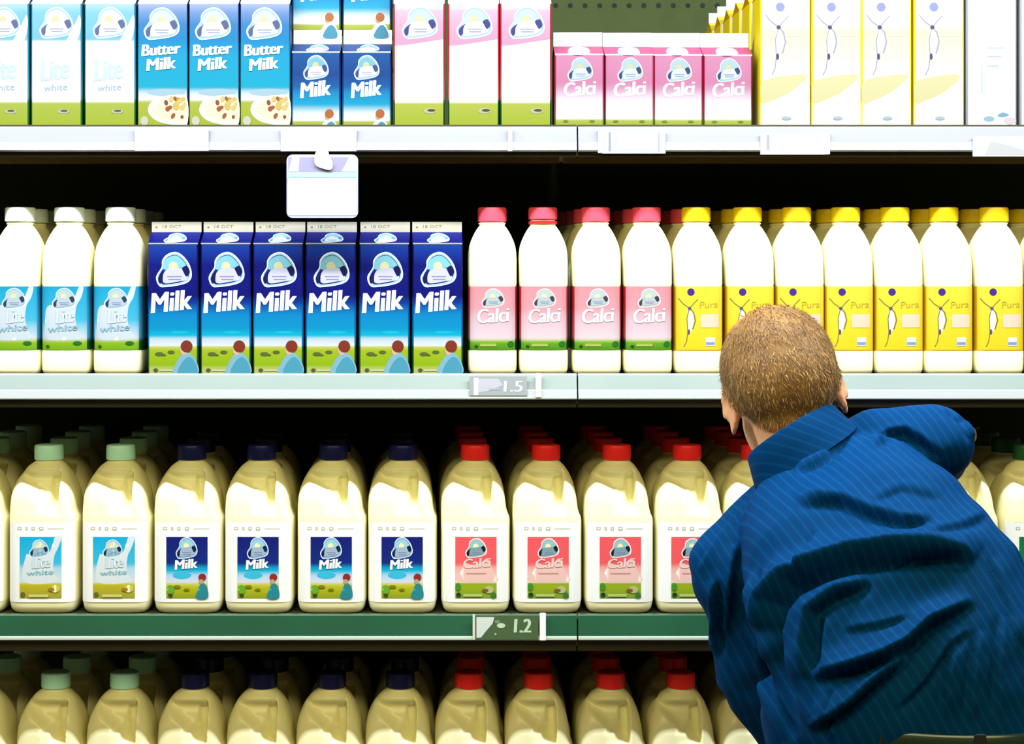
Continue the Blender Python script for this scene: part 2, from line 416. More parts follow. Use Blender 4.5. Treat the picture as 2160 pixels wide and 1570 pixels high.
butter = carton('buttermilk_carton', 105, 260, 28, 24, E2, art_butter(E2),
    [(0, (110, 150, 60)), (55, (140, 170, 70)), (65, (60, 160, 180)), (160, (0, 140, 190)), (190, (0, 90, 160)), (260, (0, 70, 150))], [(0, (225, 230, 245)), (1, (235, 240, 250))], (250, 250, 250))

def art_lite(e):
    A = Art(); hw = 53.2
    A.rect(-hw, hw, 0, 259, vgrad([(0, (225, 232, 120)), (3, (205, 225, 60)), (50, (215, 230, 90)), (56, (248, 248, 250)), (175, (250, 250, 252)), (182, (190, 240, 248)), (184, (140, 222, 242)), (240, (150, 226, 244)), (259, (205, 240, 250))], e))
    A.p(catmull([(-50, 150), (-30, 178), (0, 168), (20, 180), (40, 215), (52, 235), (53, 205), (44, 178), (30, 158), (10, 148), (-20, 142)], 5), lin((252, 252, 253), e))
    emblem(A, 0, 218, 72, 66, e, field=(230, 245, 250), band=(242, 246, 252), ink=(110, 120, 165), arch=(240, 250, 252))
    A.text('Lite', -34, 26, 95, 140, lin((216, 234, 243), e * .75), rise=6, bold=.05)
    A.text('white', -28, 24, 74, 88, lin((215, 238, 246), e), rise=3, bold=.03)
    A.p(ell(16, 32, 13, 5), lin((235, 238, 200), e)); A.p(ell(17, 33, 8, 2.6), lin((120, 120, 70), e))
    return A
lite_tall = carton('lite_milk_carton', 107, 260, 28, 24, E2, art_lite(E2),
    [(0, (30, 140, 30)), (54, (20, 150, 40)), (62, (120, 200, 215)), (130, (0, 175, 205)), (260, (0, 170, 205))], [(0, (235, 245, 250)), (1, (240, 248, 250))], (250, 250, 250))

def art_pink(e):
    A = Art(); hw = 53.2
    A.rect(-hw, hw, 0, 259, vgrad([(0, (215, 228, 110)), (3, (205, 225, 60)), (48, (225, 232, 90)), (55, (250, 244, 248)), (165, (251, 238, 246)), (172, (253, 186, 216)), (215, (254, 196, 220)), (245, (254, 215, 230)), (259, (253, 235, 242))], e))
    A.p([(-hw, 168), (hw, 184), (hw, 150), (-hw, 150)], lin((251, 240, 247), e))
    emblem(A, 2, 218, 76, 68, e, field=(225, 238, 246), band=(238, 240, 250), ink=(75, 75, 150), arch=(222, 244, 246))
    A.text('Calci', -45, 40, 126, 168, lin((253, 246, 250), e), rise=8, bold=.02)
    A.p(ell(24, 33, 14, 6), lin((235, 238, 190), e)); A.p(ell(27, 34, 9, 3), lin((110, 100, 50), e))
    return A
pink_tall = carton('calcium_milk_carton', 108, 260, 28, 24, E2, art_pink(E2),
    [(0, (15, 80, 20)), (54, (20, 110, 30)), (60, (235, 130, 110)), (120, (232, 60, 70)), (190, (235, 25, 55)), (260, (240, 60, 80))], [(0, (252, 240, 246)), (1, (252, 244, 248))], (250, 250, 250))

def art_pink_small(e):
    A = Art(); hw = 51.3
    A.rect(-hw, hw, 0, 151, vgrad([(0, (205, 222, 60)), (14, (215, 228, 90)), (19, (252, 246, 249)), (55, (252, 232, 242)), (80, (253, 190, 215)), (92, (253, 158, 196)), (151, (253, 165, 200))], e))
    emblem(A, 2, 120, 54, 50, e, field=(222, 240, 244), band=(228, 240, 246), ink=(75, 80, 130), arch=(214, 242, 240))
    A.text('Calci', -34, 34, 62, 92, lin((253, 246, 249), e), rise=6, bold=.05)
    cow_specks(A, [(-30, 11, 4), (28, 11, 4)], e, (150, 165, 60))
    return A
R = Art(); R.p(catmull([(-22, 2), (-18, 18), (0, 22), (20, 18), (22, 3), (0, -1)], 4), lin((242, 246, 248), E2))
pink_small = carton('calcium_milk_carton', 104, 152, 23, 30, E2, art_pink_small(E2),
    [(0, (120, 150, 30)), (16, (150, 170, 50)), (22, (235, 120, 130)), (80, (232, 30, 70)), (152, (235, 40, 95))], [(0, (252, 110, 160)), (1, (252, 90, 150))], (252, 250, 250), R)

def art_yellow(e):
    A = Art(); hw = 52
    A.rect(-hw, hw, 0, 274, vgrad([(0, (253, 250, 246)), (60, (253, 250, 244)), (105, (254, 250, 238)), (135, (254, 248, 222)), (200, (253, 244, 200)), (250, (251, 249, 236)), (274, (252, 250, 245))], e))
    A.p(catmull([(-52, 50), (-52, 92), (-18, 104), (34, 110), (46, 102), (10, 72), (-30, 54)], 5), lin((253, 243, 178), e))
    dancer(A, -14, 252, 1.16, e, ball=(165, 170, 215), line=(190, 185, 205), fill=(248, 248, 252))
    A.p(ell(2, 17, 11, 5), lin((205, 222, 226), e)); A.rect(-8, 12, 14, 16, lin((170, 195, 205), e))
    A.rect(2, 40, 190, 194, lin((246, 240, 215), e))
    return A
yellow_tall = carton('slim_milk_carton', 105.5, 275, 27, 24, E2, art_yellow(4.2),
    [(0, (246, 225, 120)), (40, (248, 228, 90)), (60, (250, 222, 30)), (275, (250, 215, 0))], [(0, (250, 205, 20)), (1, (252, 225, 40))], (250, 250, 252), es=2.0)
def art_white(e):
    A = Art(); hw = 52
    A.rect(-hw, hw, 0, 274, vgrad([(0, (247, 250, 252)), (274, (247, 249, 253))], e))
    A.p(ell(-6, 245, 22, 16), lin((253, 236, 240), e))
    for i, v in enumerate((166, 148, 128)): A.rect(-10, 26 - 5 * i, v - 2, v + 1, lin((222, 230, 236), e))
    A.rect(-24, -20, 70, 130, lin((226, 236, 246), e))
    A.p(ell(-6, 16, 12, 6), lin((185, 232, 244), e)); A.p(catmull([(12, 22), (24, 30), (38, 24), (26, 20)], 4), lin((150, 218, 230), e)); A.p(ell(40, 12, 14, 8), lin((250, 232, 226), e))
    return A
white_tall = carton('white_milk_carton', 106, 275, 27, 24, E2, art_white(E2), [(0, (215, 218, 222)), (275, (220, 222, 226))], [(0, (245, 247, 250)), (1, (247, 248, 250))], (250, 250, 252))

ORD = ['first', 'second', 'third', 'fourth', 'fifth', 'sixth', 'seventh', 'eighth', 'ninth', 'tenth', 'eleventh']
FIRST = set()
def place(proto, x, y, z, label, group, rz=0.0):
    if proto.name in FIRST: o = copy_tree(proto)
    else: o = proto; FIRST.add(proto.name)
    o.location = (x, y, z); o.rotation_euler = (0, 0, rz); o['label'] = label
    if group: o['group'] = group
    return o
Z2, Z3, Z4, Z5 = ZSH[2], ZSH[3], ZSH[4], ZSH[5]
rr = random.Random(11)
tw = lambda a=.012: rr.uniform(-a, a)
for i, px in enumerate((7, 119, 232)):
    place(lite_tall, W(px, 0).x, 0, Z2, ['pale blue lite milk carton at the left end of the top shelf', 'pale blue lite milk carton, middle of the three on the top shelf', 'pale blue lite milk carton touching the first buttermilk carton'][i], 'pale blue cartons on the top shelf', tw())
for i, px in enumerate((343, 451.2, 559.3)):
    place(butter, W(px, 0).x, 0, Z2, ['buttermilk carton with cereal bowl picture, beside the pale blue cartons', 'buttermilk carton with cereal bowl picture, middle of its three', 'buttermilk carton with cereal bowl picture, beside the small navy cartons'][i], 'buttermilk cartons on the top shelf', 0)
for i, px in enumerate((666, 773)):
    place(milk_small, W(px + .5, 0).x, 0, Z2, ['small blue milk carton standing on the shelf next to the buttermilk', 'small blue milk carton standing on the shelf next to the tall pink cartons'][i], 'small blue milk cartons', 0)
    place(milk_small, W(px + 1, 0, .035).x, .035, Z2 + 210.5 * S0, ['small blue milk carton stacked on top, nearest the buttermilk', 'small blue milk carton stacked on top, nearest the tall pink cartons'][i], 'small blue milk cartons', 0)
for i, px in enumerate((884, 999, 1109)):
    place(pink_tall, W(px, 0).x, 0, Z2, ['tall pink and white carton beside the small blue cartons', 'tall pink and white carton, middle of its three', 'tall pink and white carton beside the small pink cartons'][i], 'tall pink cartons on the top shelf', tw(.01))
for i, px in enumerate((1222, 1328, 1432, 1538)):
    place(pink_small, W(px, 0).x, .004 * i, Z2, ['small pink carton beside the tall pink cartons', 'small pink carton, second from the tall pink cartons', 'small pink carton, third from the tall pink cartons', 'small pink carton beside the tall yellow cartons'][i], 'small pink cartons on the top shelf', tw(.01))
for i, px in enumerate((1657, 1765, 1870, 1981)):
    place(yellow_tall, W(px, 0).x, .0, Z2 - .0, ['tall pale yellow carton with dancer drawing, beside the small pink cartons', 'tall pale yellow carton with dancer drawing, second from the small pink cartons', 'tall pale yellow carton with dancer drawing, second from the white carton', 'tall pale yellow carton with dancer drawing, beside the white carton'][i], 'tall yellow cartons on the top shelf', (0, 0, 0, .02)[i])
for k in range(1, 6):
    place(yellow_tall, W(1657, 0).x - .003 * k, .081 * k, Z2, f'yellow carton {ORD[k - 1]} in line behind the front one beside small pink cartons', 'tall yellow cartons on the top shelf', 0)
for i, px in enumerate((2092, 2205)):
    place(white_tall, W(px, 0).x, 0, Z2, ['tall white carton beside the yellow cartons', 'tall white carton cut off at the right edge of the photo'][i], 'white cartons on the top shelf', 0)
for i, px in enumerate((365, 476, 586.5, 697.5, 810.5, 923)):
    place(milk_tall, W(px, 0).x, 0, Z3, ['tall navy milk carton beside the light blue bottles', 'tall navy milk carton, second from the light blue bottles', 'tall navy milk carton, third from the light blue bottles', 'tall navy milk carton, third from the pink-capped bottles', 'tall navy milk carton, second from the pink-capped bottles', 'tall navy milk carton beside the pink-capped bottles'][i], 'navy milk cartons on the second shelf', (0, .004, -.008, .01, -.006, .03)[i])

# ------------------------------------------------------------------ bottles and jugs
m_milk = mat('milk_filled_plastic', (.84, .80, .46), .32, spec=.45)
def se_ring(Lw, Rw, Hf, Hb, z, n, k, seg=72, dx=0.0):
    out = []
    for i in range(seg):
        a = 2 * math.pi * i / seg; c, s = math.cos(a), math.sin(a)
        x = (Rw if c > 0 else -Lw) * abs(c) ** (2 / n); y = (Hb if s > 0 else -Hf) * abs(s) ** (2 / n)
        out.append(Vector(((x + dx) * k, y * k, z * k)))
    return out
def cap_mesh(r, z0, z1, k, m, t, ribs=44, neck_ring=False):
    bm = bmesh.new(); rings = []
    prof = [(r * .93, z0, 0), (r, z0 + 1.2, 1), (r, z0 + (z1 - z0) * .72, 1), (r * .985, z1 - 4, 1), (r * .95, z1 - 1.2, 0), (r * .86, z1, 0), (r * .5, z1 + .3, 0), (r * .05, z1 + .3, 0)]
    seg = ribs * 2
    for R_, z, rib in prof:
        rings.append([Vector((math.cos(2 * math.pi * i / seg) * (R_ - (rib * .5 if i % 2 else 0)) * k, math.sin(2 * math.pi * i / seg) * (R_ - (rib * .5 if i % 2 else 0)) * k, z * k)) for i in range(seg)])
    loft(bm, rings)
    return from_bm('cap', bm, m, t, angle=50)

KB = sc_at(.04)
def bottle(name, capm, art, e, r=51.4, capr=30.5, ring_tab=None, lab=(50, 182), loose=False):
    t = thing(name, 'x', 'bottle'); k = KB
    bm = bmesh.new()
    prof = [(0, 46, 5), (2, 49, 5), (8, 51, 5), (20, r, 5), (46, r, 5), (48, r - .6, 5), (185, r - .6, 5), (187, r, 5), (238, r, 4), (252, 50.6, 3.4), (266, 48.6, 3), (278, 44.6, 2.7), (290, 39.2, 2.4), (300, 33.6, 2.2), (306, 29.5, 2), (309, 27, 2), (311, 26.4, 2), (313, 28.6, 2), (315, 28.6, 2), (316, 26, 2), (322, 26, 2)]
    loft(bm, [se_ring(R_, R_, R_, R_, z, n, k) for z, R_, n in prof])
    body = from_bm('body', bm, m_milk, t)
    cp = cap_mesh(capr, 317.5 if not loose else 322, 348, k, capm, t)
    V, F, C = [], [], []
    rt = vgrad(ring_tab, e); seg = 72; n = 5; rl = r + .15
    zs = [lab[0] + (lab[1] - lab[0]) * i / 30 for i in range(31)]
    for z in zs:
        for p in se_ring(rl, rl, rl, rl, z, n, k, seg): V.append(p); C.append(rt(0, z))
    for i in range(30):
        for j in range(seg): F.append([i * seg + j, i * seg + (j + 1) % seg, (i + 1) * seg + (j + 1) % seg, (i + 1) * seg + j])
    def fm(u, v, l):
        q = min(.9999, abs(u) / rl); y = -rl * (1 - q ** n) ** (1 / n)
        return Vector((u * k * (1 + l * 2), y * k - l * 1.6 - .0002, v * k))
    art.into(V, F, C, fm, ustep=5, vstep=4, lift=.00003)
    lb = ink_mesh('label', V, F, C, PAPER, t, True)
    kids(body, cp, lb)
    if loose:
        bm = bmesh.new(); loft(bm, [[Vector((math.cos(a) * q * k, math.sin(a) * q * k, z * k)) for a in [2 * math.pi * i / 48 for i in range(48)]] for q, z in ((29.5, 312), (30.5, 313), (30.5, 318), (29.5, 319))])
        rg = from_bm('tamper_ring', bm, mat('ring_red', lin((190, 30, 40), 1.2), .4), t, angle=40); kids(rg)
    return t
def A_b_lite(e):
    A = Art()
    A.rect(-46, 46, 50, 182, vgrad([(50, (120, 195, 20)), (66, (165, 205, 10)), (72, (235, 235, 190)), (76, (225, 238, 248)), (96, (170, 225, 245)), (112, (70, 205, 238)), (182, (0, 178, 222))], e))
    A.p(catmull([(-38, 74), (-40, 110), (-36, 138), (-18, 146), (-14, 150), (18, 150), (24, 164), (32, 182), (40, 182), (36, 160), (26, 140), (24, 112), (30, 90), (36, 74), (0, 70)], 5), lin((226, 238, 246), e))
    emblem(A, 0, 156, 48, 44, e, field=(190, 215, 225), band=(205, 225, 235), ink=(50, 60, 90), arch=(205, 230, 225), rim=(170, 215, 235))
    A.text('Lite', -16, 20, 104, 134, lin((228, 243, 250), e), rise=4, bold=.05)
    A.text('white', -34, 28, 86, 100, lin((165, 218, 236), e), rise=5, bold=.03)
    A.p(ell(28, 64, 9, 4), lin((20, 130, 30), e)); A.p(ell(-34, 57, 4, 3), lin((60, 100, 20), e))
    return A
def A_b_pink(e):
    A = Art()
    A.rect(-47, 47, 50, 182, vgrad([(50, (80, 160, 20)), (66, (120, 190, 20)), (71, (235, 235, 160)), (74, (250, 228, 234)), (118, (252, 208, 214)), (136, (252, 178, 184)), (182, (252, 164, 168))], e))
    emblem(A, 1, 157, 46, 40, e, field=(200, 215, 215), band=(205, 220, 218), ink=(75, 60, 65), arch=(210, 228, 222), rim=(215, 225, 222))
    A.text('Calci', -32, 32, 104, 134, lin((248, 234, 236), e), rise=5, bold=.05)
    A.p(ell(38, 62, 7, 6), lin((30, 135, 30), e)); A.p(ell(-34, 57, 4, 3), lin((40, 90, 20), e)); A.rect(-26, 8, 57, 63, lin((190, 215, 90), e))
    return A
def A_b_yellow(e):
    A = Art()
    A.rect(-48, 48, 50, 182, vgrad([(50, (252, 222, 30)), (182, (252, 228, 62))], e))
    dancer(A, -20, 170, .92, e, ball=(70, 40, 140), line=(140, 125, 70))
    A.text('Pura', 0, 38, 136, 150, lin((205, 180, 50), e), rise=2, bold=.0)
    A.rect(2, 40, 96, 124, lin((246, 222, 190), e)); A.rect(12, 32, 58, 76, lin((232, 236, 226), e)); A.rect(13, 31, 60, 66, lin((140, 165, 215), e))
    return A
cap_lb = mat('cap_ice_blue', lin((225, 238, 238), 1.25), .4)
cap_pk = mat('cap_coral', lin((245, 80, 100), 1.25), .35)
cap_yl = mat('cap_yellow', lin((250, 212, 15), 1.25), .35)
b_lite = bottle('lite_milk_bottle', cap_lb, A_b_lite(E3), E3, capr=32, ring_tab=[(50, (10, 90, 20)), (70, (10, 110, 30)), (74, (90, 190, 220)), (182, (0, 140, 195))])
PT = [(50, (5, 70, 10)), (70, (10, 80, 10)), (74, (235, 110, 110)), (140, (225, 40, 45)), (182, (220, 40, 45))]
b_pink = bottle('calcium_milk_bottle', cap_pk, A_b_pink(E3), E3, ring_tab=PT)
b_pinkl = bottle('calcium_milk_bottle', cap_pk, A_b_pink(E3), E3, ring_tab=PT, loose=True)
b_yel = bottle('slim_milk_bottle', cap_yl, A_b_yellow(1.95), 1.95, ring_tab=[(50, (245, 185, 10)), (182, (245, 190, 20))], lab=(48, 182))
def bx(px): return W(px, 0, .041).x
def rows(proto, cols, y0, pitch, nrow, z, front, back, group, jit=0.0, dz=None, drift=0.0, capoff=True):
    for i, px in enumerate(cols):
        for k in range(nrow):
            x = bx(px) + drift * k * S0 + (rr.uniform(-jit, jit) if k else 0)
            lb = front(i) if k == 0 else back(i, k)
            P = proto(i, k) if callable(proto) else proto
            place(P, x, y0 + pitch * k + (0 if k == 0 else rr.uniform(0, .001)), z, lb, group, rr.uniform(-.012, .012))
BEH = ['', 'directly behind', 'two rows behind', 'three rows behind']
rows(b_lite, (43, 147, 255), .041, .086, 4, Z3, lambda i: ['light blue labelled bottle at the left edge of the second shelf', 'light blue labelled bottle, middle of the front three', 'light blue labelled bottle beside the navy cartons'][i],
     lambda i, k: f'shaded light blue labelled bottle, {BEH[k]} the {["left edge bottle", "middle one of its three", "one beside the navy cartons"][i]}', 'light blue bottles on the second shelf', .0004)
pc = ['beside the navy cartons', 'with a loose red ring under its cap', 'second from the yellow-capped bottles', 'beside the yellow-capped bottles']
rows(lambda i, k: b_pinkl if (i == 1 and k == 0) else b_pink, (1038, 1145, 1256, 1363), .041, .086, 1, Z3, lambda i: f'coral-capped pink label bottle {pc[i]}', None, 'coral-capped bottles on the second shelf')
pc.append('')
for i, px, ks in ((2, 1256, (1, 2, 3)), (3, 1363, (1, 2, 3)), (4, 1468, (1, 2))):
    for k in ks:
        place(b_pink, bx(px) - .007 * k, .041 + .086 * k, Z3, f'shaded coral-capped bottle, {BEH[k]} the pink label bottle {pc[i]}' if i < 4 else f'shaded coral-capped bottle, {BEH[k]} the yellow-capped bottle beside the coral caps', 'coral-capped bottles on the second shelf')
yc = ['beside the coral-capped bottles', 'second from the coral-capped bottles', "above the man's head, third from the coral caps", "just right of the man's head", 'two columns right of the man', 'second from the right edge', 'nearest the right edge but whole', 'cut off at the right edge']
yx = (1468, 1576, 1680, 1783, 1887, 1990, 2096, 2204)
rows(b_yel, yx[:1], .041, .086, 1, Z3, lambda i: f'yellow-capped yellow label bottle {yc[i]}', None, 'yellow-capped bottles on the second shelf')
rows(b_yel, yx[1:], .041, .086, 3, Z3, lambda i: f'yellow-capped yellow label bottle {yc[i + 1]}',
     lambda i, k: f'shaded yellow-capped bottle {BEH[k]} the one {yc[i + 1]}'.replace('third from the coral caps', 'third'), 'yellow-capped bottles on the second shelf', .0003, drift=-7)

KJ = sc_at(.054)
def jug(name, capm, art, e, tall=1.0):
    t = thing(name, 'x', 'milk jug'); k = KJ
    TL = [(0, 61), (3, 65), (10, 69), (26, 72), (218, 72), (240, 71), (256, 67.5), (270, 62), (284, 54.5), (295, 46), (302, 39), (306, 33), (309, 28.5), (311, 27.5), (322, 27.5)]
    TR = [(0, 61), (3, 65), (10, 69), (26, 72), (188, 72), (196, 71), (204, 67.5), (214, 64.5), (240, 61.5), (256, 58.5), (270, 54.5), (284, 48.5), (295, 41.5), (302, 36), (306, 31.5), (309, 28.5), (311, 27.5), (322, 27.5)]
    TD = [(0, 59), (3, 63), (10, 68), (26, 70.5), (200, 70.5), (230, 69), (250, 66), (266, 61), (280, 53.5), (292, 44.5), (300, 37.5), (306, 31.5), (309, 28.5), (311, 27.5), (322, 27.5)]
    TN = [(0, 5.5), (200, 5.5), (240, 4.4), (275, 3.0), (295, 2.3), (305, 2), (322, 2)]
    zs = [0, 3, 6, 10, 16, 26, 28.5, 31] + [40 + 10 * i for i in range(15)] + [184, 188, 192, 196, 200, 204, 209] + [214 + 3.4 * i for i in range(25)] + [298, 301, 304, 306, 307, 308, 309, 311, 313, 322]
    bm = bmesh.new(); rings = []
    for z in zs:
        ring = se_ring(interp(TL, z), interp(TR, z), interp(TD, z), interp(TD, z), z, interp(TN, z), k, 168)
        for p in ring:
            u, v = p.x / k, z
            if p.y < 0 or True:
                # grip recess between belly and handle: long slope on the left, sharp wall on the right
                if 196 < v < 300:
                    dist = (u + 50) * .652 + (v - 272) * .758
                    a = smooth(-2, 15, dist) * (1 - smooth(31, 35.5, u)) * (1 - smooth(276, 298, v)) * smooth(198, 212, v)
                    sl = smooth(13, 18, u) * (1 - smooth(31, 35.5, u)) * smooth(204, 218, v) * (1 - smooth(272, 284, v))
                    sgn = 1 if p.y < 0 else -1
                    p.y += sgn * min(abs(p.y) * .66, (27 * a + 13 * sl) * k)
        rings.append(ring)
    loft(bm, rings)
    body = from_bm('body', bm, m_milk, t)
    cp = cap_mesh(30.5, 312.5, 344, k, capm, t, 40)
    V, F, C = [], [], []
    f0 = 70.8
    def fm(u, v, l):
        q = min(.9999, abs(u) * S0 / (72.15 * k)); y = -f0 * k * (1 - q ** 5.5) ** (1 / 5.5)
        return Vector((u * S0, y - l * 1.5 - .0001, v * S0))
    art.into(V, F, C, fm, ustep=6, vstep=4, lift=.00003)
    lb = ink_mesh('label', V, F, C, PAPER, t, True)
    kids(body, cp, lb)
    return t
E4 = 1.45
def sticker(e):
    A = Art(); A.rect(-69, 69, 25, 194, (.74, .75, .69))
    A.rect(-60, 60, 192.6, 193.6, (.62, .62, .54))
    for i, (c, w) in enumerate((((-50), 9), (-33, 5), (-20, 7), (-4, 9))): A.rect(c, c + w, 177, 184, (.40, .40, .28)); A.rect(c + 2, c + w - 2, 179, 182, (.70, .70, .64))
    A.rect(14, 48, 180, 181.6, (.60, .60, .50))
    return A
def A_j_lite(e):
    A = sticker(e)
    A.rect(-45, 43, 34, 163, vgrad([(34, (170, 165, 60)), (60, (200, 185, 20)), (66, (215, 215, 80)), (68, (220, 232, 238)), (96, (185, 222, 238)), (106, (60, 195, 232)), (163, (0, 178, 224))], e))
    A.p(catmull([(-36, 68), (-32, 122), (-22, 126), (14, 128), (24, 146), (30, 163), (43, 163), (36, 140), (28, 122), (26, 90), (34, 68)], 4), lin((226, 236, 236), e))
    emblem(A, -4, 138, 40, 38, e, field=(165, 200, 205), band=(150, 190, 200), ink=(30, 40, 70), arch=(215, 225, 205), rim=(130, 205, 230))
    A.text('Lite', -18, 18, 96, 120, lin((214, 234, 240), e), rise=3, bold=.05); A.text('white', -30, 26, 82, 92, lin((140, 208, 228), e), rise=3, bold=.03)
    A.p(ell(30, 54, 10, 8), lin((215, 205, 120), e)); A.p(ell(22, 52, 7, 4), lin((165, 130, 40), e)); A.p(ell(-38, 42, 5, 5), lin((100, 110, 40), e)); A.rect(-26, 16, 36, 42, lin((222, 215, 120), e))
    return A
def A_j_milk(e):
    A = sticker(e)
    A.rect(-43, 44, 34, 163, vgrad([(34, (150, 165, 30)), (58, (195, 195, 20)), (65, (220, 220, 110)), (68, (222, 228, 244)), (82, (190, 220, 245)), (90, (0, 190, 225)), (98, (0, 160, 210)), (106, (5, 40, 130)), (163, (8, 22, 115))], e))
    A.p(ell(-10, 82, 20, 8), lin((60, 195, 228), e))
    emblem(A, 0, 139, 44, 46, e, field=(120, 165, 195), band=(165, 190, 205), ink=(10, 20, 70), arch=(160, 215, 225), rim=(140, 190, 215))
    A.text('Milk', -24, 22, 94, 114, lin((245, 248, 245), e), rise=4, bold=.06)
    A.p(catmull([(20, 34), (24, 52), (30, 64), (38, 64), (44, 54), (44, 34)], 4), lin((40, 140, 150), e)); A.p(ell(33, 78, 8, 8), lin((150, 45, 30), e)); A.p(ell(31, 69, 5, 5), lin((215, 160, 120), e))
    A.p(ell(-34, 52, 8, 10), lin((110, 175, 40), e)); A.p(ell(-34, 40, 5, 4), lin((60, 80, 30), e)); cow_specks(A, [(-20, 58, 5), (0, 52, 4)], e, (130, 130, 20))
    return A
def A_j_red(e):
    A = sticker(e)
    A.rect(-43, 44, 34, 163, vgrad([(34, (120, 165, 50)), (58, (165, 180, 20)), (65, (150, 175, 40)), (67, (250, 230, 200)), (74, (250, 214, 206)), (98, (252, 178, 166)), (106, (252, 96, 98)), (163, (252, 92, 96))], e))
    A.p(catmull([(-40, 70), (-30, 92), (-24, 108), (-8, 104), (10, 108), (26, 118), (36, 92), (42, 70)], 4), lin((251, 204, 192), e))
    emblem(A, 1, 139, 44, 42, e, field=(110, 165, 175), band=(130, 165, 170), ink=(25, 20, 30), arch=(150, 205, 200), rim=(235, 205, 200))
    A.text('Calci', -26, 30, 96, 116, lin((252, 218, 206), e), rise=4, bold=.05); A.rect(-20, 22, 86, 89, lin((250, 196, 180), e))
    A.p(ell(28, 52, 10, 8), lin((190, 195, 130), e)); A.p(ell(20, 50, 7, 4), lin((130, 95, 40), e)); A.p(ell(-36, 41, 5, 5), lin((20, 60, 30), e)); A.rect(-26, 14, 37, 43, lin((195, 205, 110), e)); A.p(ell(-37, 58, 6, 8), lin((70, 150, 40), e)); A.p(ell(38, 40, 6, 6), lin((70, 120, 50), e))
    return A
def A_j_green(e):
    A = sticker(e)
    A.rect(-43, 44, 34, 163, vgrad([(34, (150, 170, 40)), (62, (190, 195, 30)), (68, (225, 235, 220)), (100, (150, 215, 170)), (108, (20, 130, 70)), (163, (15, 120, 65))], e))
    emblem(A, 1, 139, 44, 42, e, field=(110, 175, 150), band=(150, 185, 170), ink=(10, 40, 40))
    return A
JC = {'g': mat('cap_mint', lin((135, 214, 172), .50), .35), 'n': mat('cap_navy', lin((12, 16, 66), .7), .3), 'r': mat('cap_red', (.86, .022, .022), .3), 'd': mat('cap_dark_green', (.015, .10, .04), .35)}
J = {'g': jug('lite_milk_jug', JC['g'], A_j_lite(E4), E4), 'n': jug('milk_jug', JC['n'], A_j_milk(E4), E4), 'r': jug('calcium_milk_jug', JC['r'], A_j_red(E4), E4), 'd': jug('trim_milk_jug', JC['d'], A_j_green(E4), E4)}
CN = {'g': 'mint-capped', 'n': 'navy-capped', 'r': 'red-capped', 'd': 'dark green capped'}
YJ = .0545
def jugrow(z, cols, shelfname, front_lab, group, nrow, drift):
    for (x0, kind, tagname) in cols:
        for k in range(nrow(kind, x0)):
            x = W(x0, 0).x + drift(kind, x0, k) * S0
            lb = front_lab(kind, tagname) if k == 0 else f'{CN[kind]} {shelfname} jug {BEH[k]} the one {tagname.replace("the man", "man").replace("cut off at the", "at the")}'
            place(J[kind], x, YJ + .1095 * k + (rr.uniform(0, .001) if k else 0), z, lb, group, rr.uniform(-.004, .004))
up = [(-65.5, 'g', 'cut off at the left edge'), (86.5, 'g', 'first whole from the left'), (241, 'g', 'beside the navy caps'),
      (393.5, 'n', 'beside the mint caps'), (544, 'n', 'second from the mint caps'), (698, 'n', 'second from the red caps'), (848, 'n', 'beside the red caps'),
      (1003.5, 'r', 'beside the navy caps'), (1156, 'r', 'second from the navy caps'), (1308, 'r', 'third from the navy caps'), (1459, 'r', "half behind the man's arm"), (1606, 'r', "half behind the man's neck"),
      (2040, 'd', "under the man's right hand"), (2193, 'd', 'cut off at the right edge')]
jugrow(Z4, up, 'third shelf', lambda kd, tn: f'{CN[kd]} milk jug, front of third shelf, {tn}', 'milk jugs on the third shelf', lambda kd, x: 4 if kd != 'n' else 3,
       lambda kd, x, k: 0 if kd == 'd' else -k * 5 * smooth(100, 1500, x))
VPs = lambda px: CX + (px - CX) * 1.02
lowc = [(-35, 'g', 'cut off at the left edge'), (118, 'g', 'first whole from the left'), (263, 'g', 'beside the navy caps'), (411, 'n', 'beside the mint caps'), (555, 'n', 'second from the mint caps'), (700, 'n', 'second from the red caps'), (844.5, 'n', 'beside the red caps'),
       (989.5, 'r', 'beside the navy caps'), (1136, 'r', 'second from the navy caps'), (1288, 'r', 'third from the navy caps'), (1436, 'r', 'fourth from the navy caps'), (1584, 'r', "half behind the man's shirt")]
low = [(VPs(a), b, c) for a, b, c in lowc]
jugrow(Z5, low, 'lowest shelf', lambda kd, tn: f'{CN[kd]} milk jug, front of lowest shelf, {tn}', 'milk jugs on the lowest shelf', lambda kd, x: 3,
       lambda kd, x, k: [0, 14, 22][k] * (1 - .85 * smooth(-100, 1500, x)))

# ------------------------------------------------------------------ tickets on the rails
m_ticket = mat('ticket_paper', (.78, .79, .82), .5); m_clip = mat('clip_plastic', (.85, .86, .84), .35)
def ticket(px0, px1, py0, py1, label, art=None, base=(240, 242, 248), e=4.3, y=YL - .0066, tilt=0.0):
    s = sc_at(y); w, h = (px1 - px0) * s, (py1 - py0) * s; c = W((px0 + px1) / 2, py1, y)
    V, F, C = [], [], []; bm = bmesh.new(); box(bm, -w / 2, w / 2, 0, .0012, 0, h)
    for v in bm.verts: v.index = -1
    bm.verts.index_update(); V += [v.co.copy() for v in bm.verts]; F += [[v.index for v in f.verts] for f in bm.faces]; C += [lin(base, e)] * len(V); bm.free()
    if art: art.into(V, F, C, lambda u, v, l: Vector((u * s, -l - .0001, v * s)))
    o = ink_mesh('price_ticket', V, F, C, PAPER); o.location = c; o.rotation_euler = (0, tilt, 0); tag(o, label, 'price tag', 'price tickets on the shelf rails')
